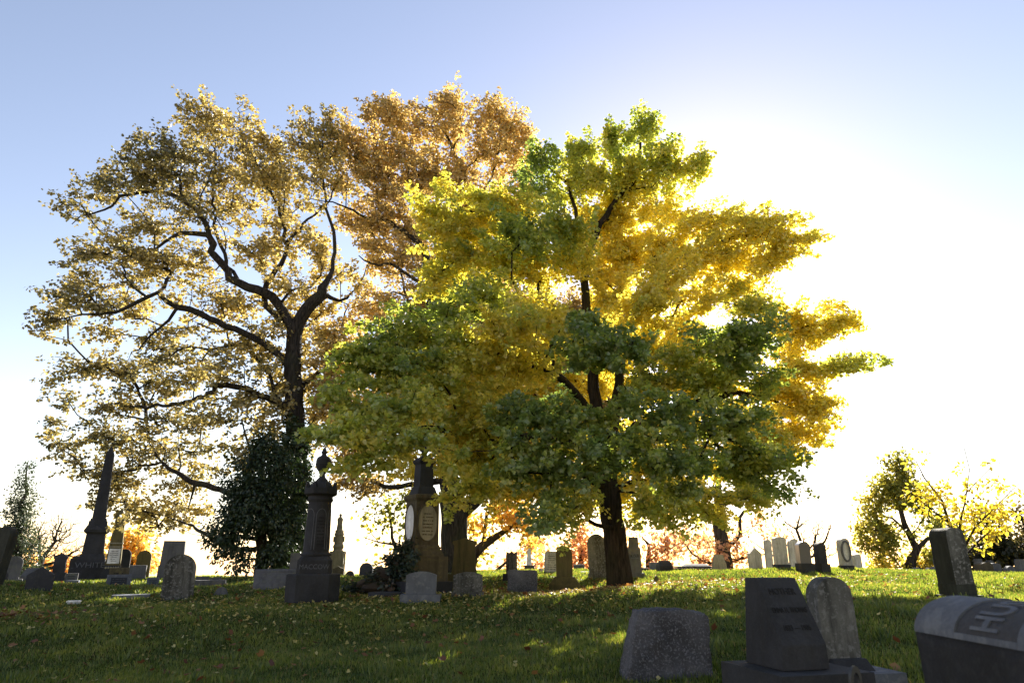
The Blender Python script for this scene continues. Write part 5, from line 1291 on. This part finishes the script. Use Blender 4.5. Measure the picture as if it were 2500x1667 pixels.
def tufts():
    rg = np.random.default_rng(19); n = 420
    Y = 3.5 * (20 / 3.5) ** rg.uniform(0, 1, n); X = rg.uniform(-1, 1, n) * (.8 * Y + 1); m = 34
    c = np.repeat(np.stack([X, Y], 1), m, 0) + rg.normal(0, .045, (n * m, 2)); N = n * m
    Z = ground(c[:, 0], c[:, 1]); p = np.column_stack([c, Z - .005])
    a = rg.uniform(0, 2 * math.pi, N); ax = np.stack([np.cos(a) * .6, np.sin(a) * .6, np.ones(N)], 1)
    nr = np.stack([np.cos(a), np.sin(a), -.3 * np.ones(N)], 1)
    col = palette(rg.uniform(0, 1, N), [(0, (.05, .10, .02)), (1, (.2, .25, .06))])
    me = leaves_mesh('grass_tufts', p, ax, nr, rg.uniform(.05, .13, N), col, 'blade')
    tag(link('grass_tufts', me, M['grass']), 'taller tufts of grass and weeds scattered in the lawn', 'grass', kind='stuff')

def litter():
    rg = np.random.default_rng(8)
    def batch(n, cx, cy, sx, sy): return np.stack([rg.normal(cx, sx, n), rg.normal(cy, sy, n)], 1)
    a = [batch(2200, -.5, 13.6, 4.5, 1.7), batch(1800, 1.2, 14.5, 2.5, 1.6), batch(700, -5, 12.8, 4, 2.6), batch(170, 0, 8, 5, 2)]
    yl = np.concatenate(a); br = np.concatenate([batch(900, 2.3, 15.2, 1.6, .8), batch(900, 0, 15.5, 6, 2.2), batch(90, -8.2, 11.8, .6, .35), batch(60, -7.6, 11.2, .5, .3), batch(300, -4, 9, 5, 3), batch(120, 4, 9, 3, 3), batch(120, 7, 18, 5, 3)])
    for name, P2, s, stops, lab in (('fallen_leaves', yl, .055, [(0,(.30,.26,.07)),(.5,(.5,.42,.14)),(1,(.62,.56,.28))], 'scattered pale yellow fallen ginkgo leaves on the grass'), ('fallen_leaves', br, .071, [(0,(.09,.035,.02)),(.5,(.2,.08,.04)),(1,(.32,.18,.08))], 'scattered brown dead leaves on the grass and round the trunk')):
        P2 = P2[(P2[:, 1] > 3)]; n = len(P2); z = ground(P2[:, 0], P2[:, 1]) + .028 + rg.uniform(0, .02, n)
        yaw = rg.uniform(0, 2 * math.pi, n); ax = np.stack([np.cos(yaw), np.sin(yaw), rg.normal(0, .35, n)], 1)
        nr = np.stack([rg.normal(0, .45, n), rg.normal(0, .45, n), np.ones(n)], 1)
        col = palette(rg.uniform(0, 1, n), stops)
        me = leaves_mesh(name, np.column_stack([P2, z]), ax, nr, s * rg.uniform(.6, 1.15, n), col, 'fan' if s < .06 else 'lobe')
        tag(link(name, me, M['litter']), lab, 'leaves', kind='stuff')
grass(); tufts(); litter()

# ------------------------------------------------------------------ light, sky, camera
AZ, EL = R(17.0), R(24.0)
wd = bpy.data.worlds.new('World'); sc.world = wd; wd.use_nodes = True
nt = wd.node_tree; bg = nt.nodes['Background']
sky = nt.nodes.new('ShaderNodeTexSky'); sky.sky_type = 'NISHITA'; sky.sun_disc = False
sky.sun_elevation = EL; sky.sun_rotation = AZ; sky.air_density = 1.0; sky.dust_density = 0.13; sky.ozone_density = 1.0; sky.altitude = 20
nt.links.new(mixc(nt, 1.0, sky.outputs[0], (1.36, 1.09, .98), 'MULTIPLY'), bg.inputs[0]); bg.inputs[1].default_value = SKY
sl = bpy.data.lights.new('sun', 'SUN'); sl.energy = 5.0; sl.angle = R(.5); sl.color = (1, .93, .82)
so = bpy.data.objects.new('sun', sl); COL.objects.link(so)
sd = Vector((math.sin(AZ) * math.cos(EL), math.cos(AZ) * math.cos(EL), math.sin(EL)))
so.location = (8, 30, 40); so.rotation_euler = sd.to_track_quat('Z', 'Y').to_euler()
cam = bpy.data.cameras.new('camera'); cam.lens = 24; cam.sensor_width = 36; cam.clip_end = 5000; cam.clip_start = .05
co = bpy.data.objects.new('camera', cam); COL.objects.link(co)
co.location = (0, 0, EYE); co.rotation_euler = (R(90) + TH, 0, 0)
cam.dof.use_dof = True; cam.dof.focus_distance = 15; cam.dof.aperture_fstop = 4.5
sc.camera = co
sc.view_settings.view_transform = 'Standard'; sc.view_settings.look = 'None'; sc.view_settings.gamma = 1
sc.view_settings.exposure = EXPO
sc.render.engine = 'CYCLES'
sc.cycles.use_denoising = True
sc.cycles.max_bounces = 9; sc.cycles.diffuse_bounces = 5; sc.cycles.transmission_bounces = 6; sc.cycles.glossy_bounces = 2
sc.cycles.sample_clamp_indirect = 6
sc.cycles.use_adaptive_sampling = True
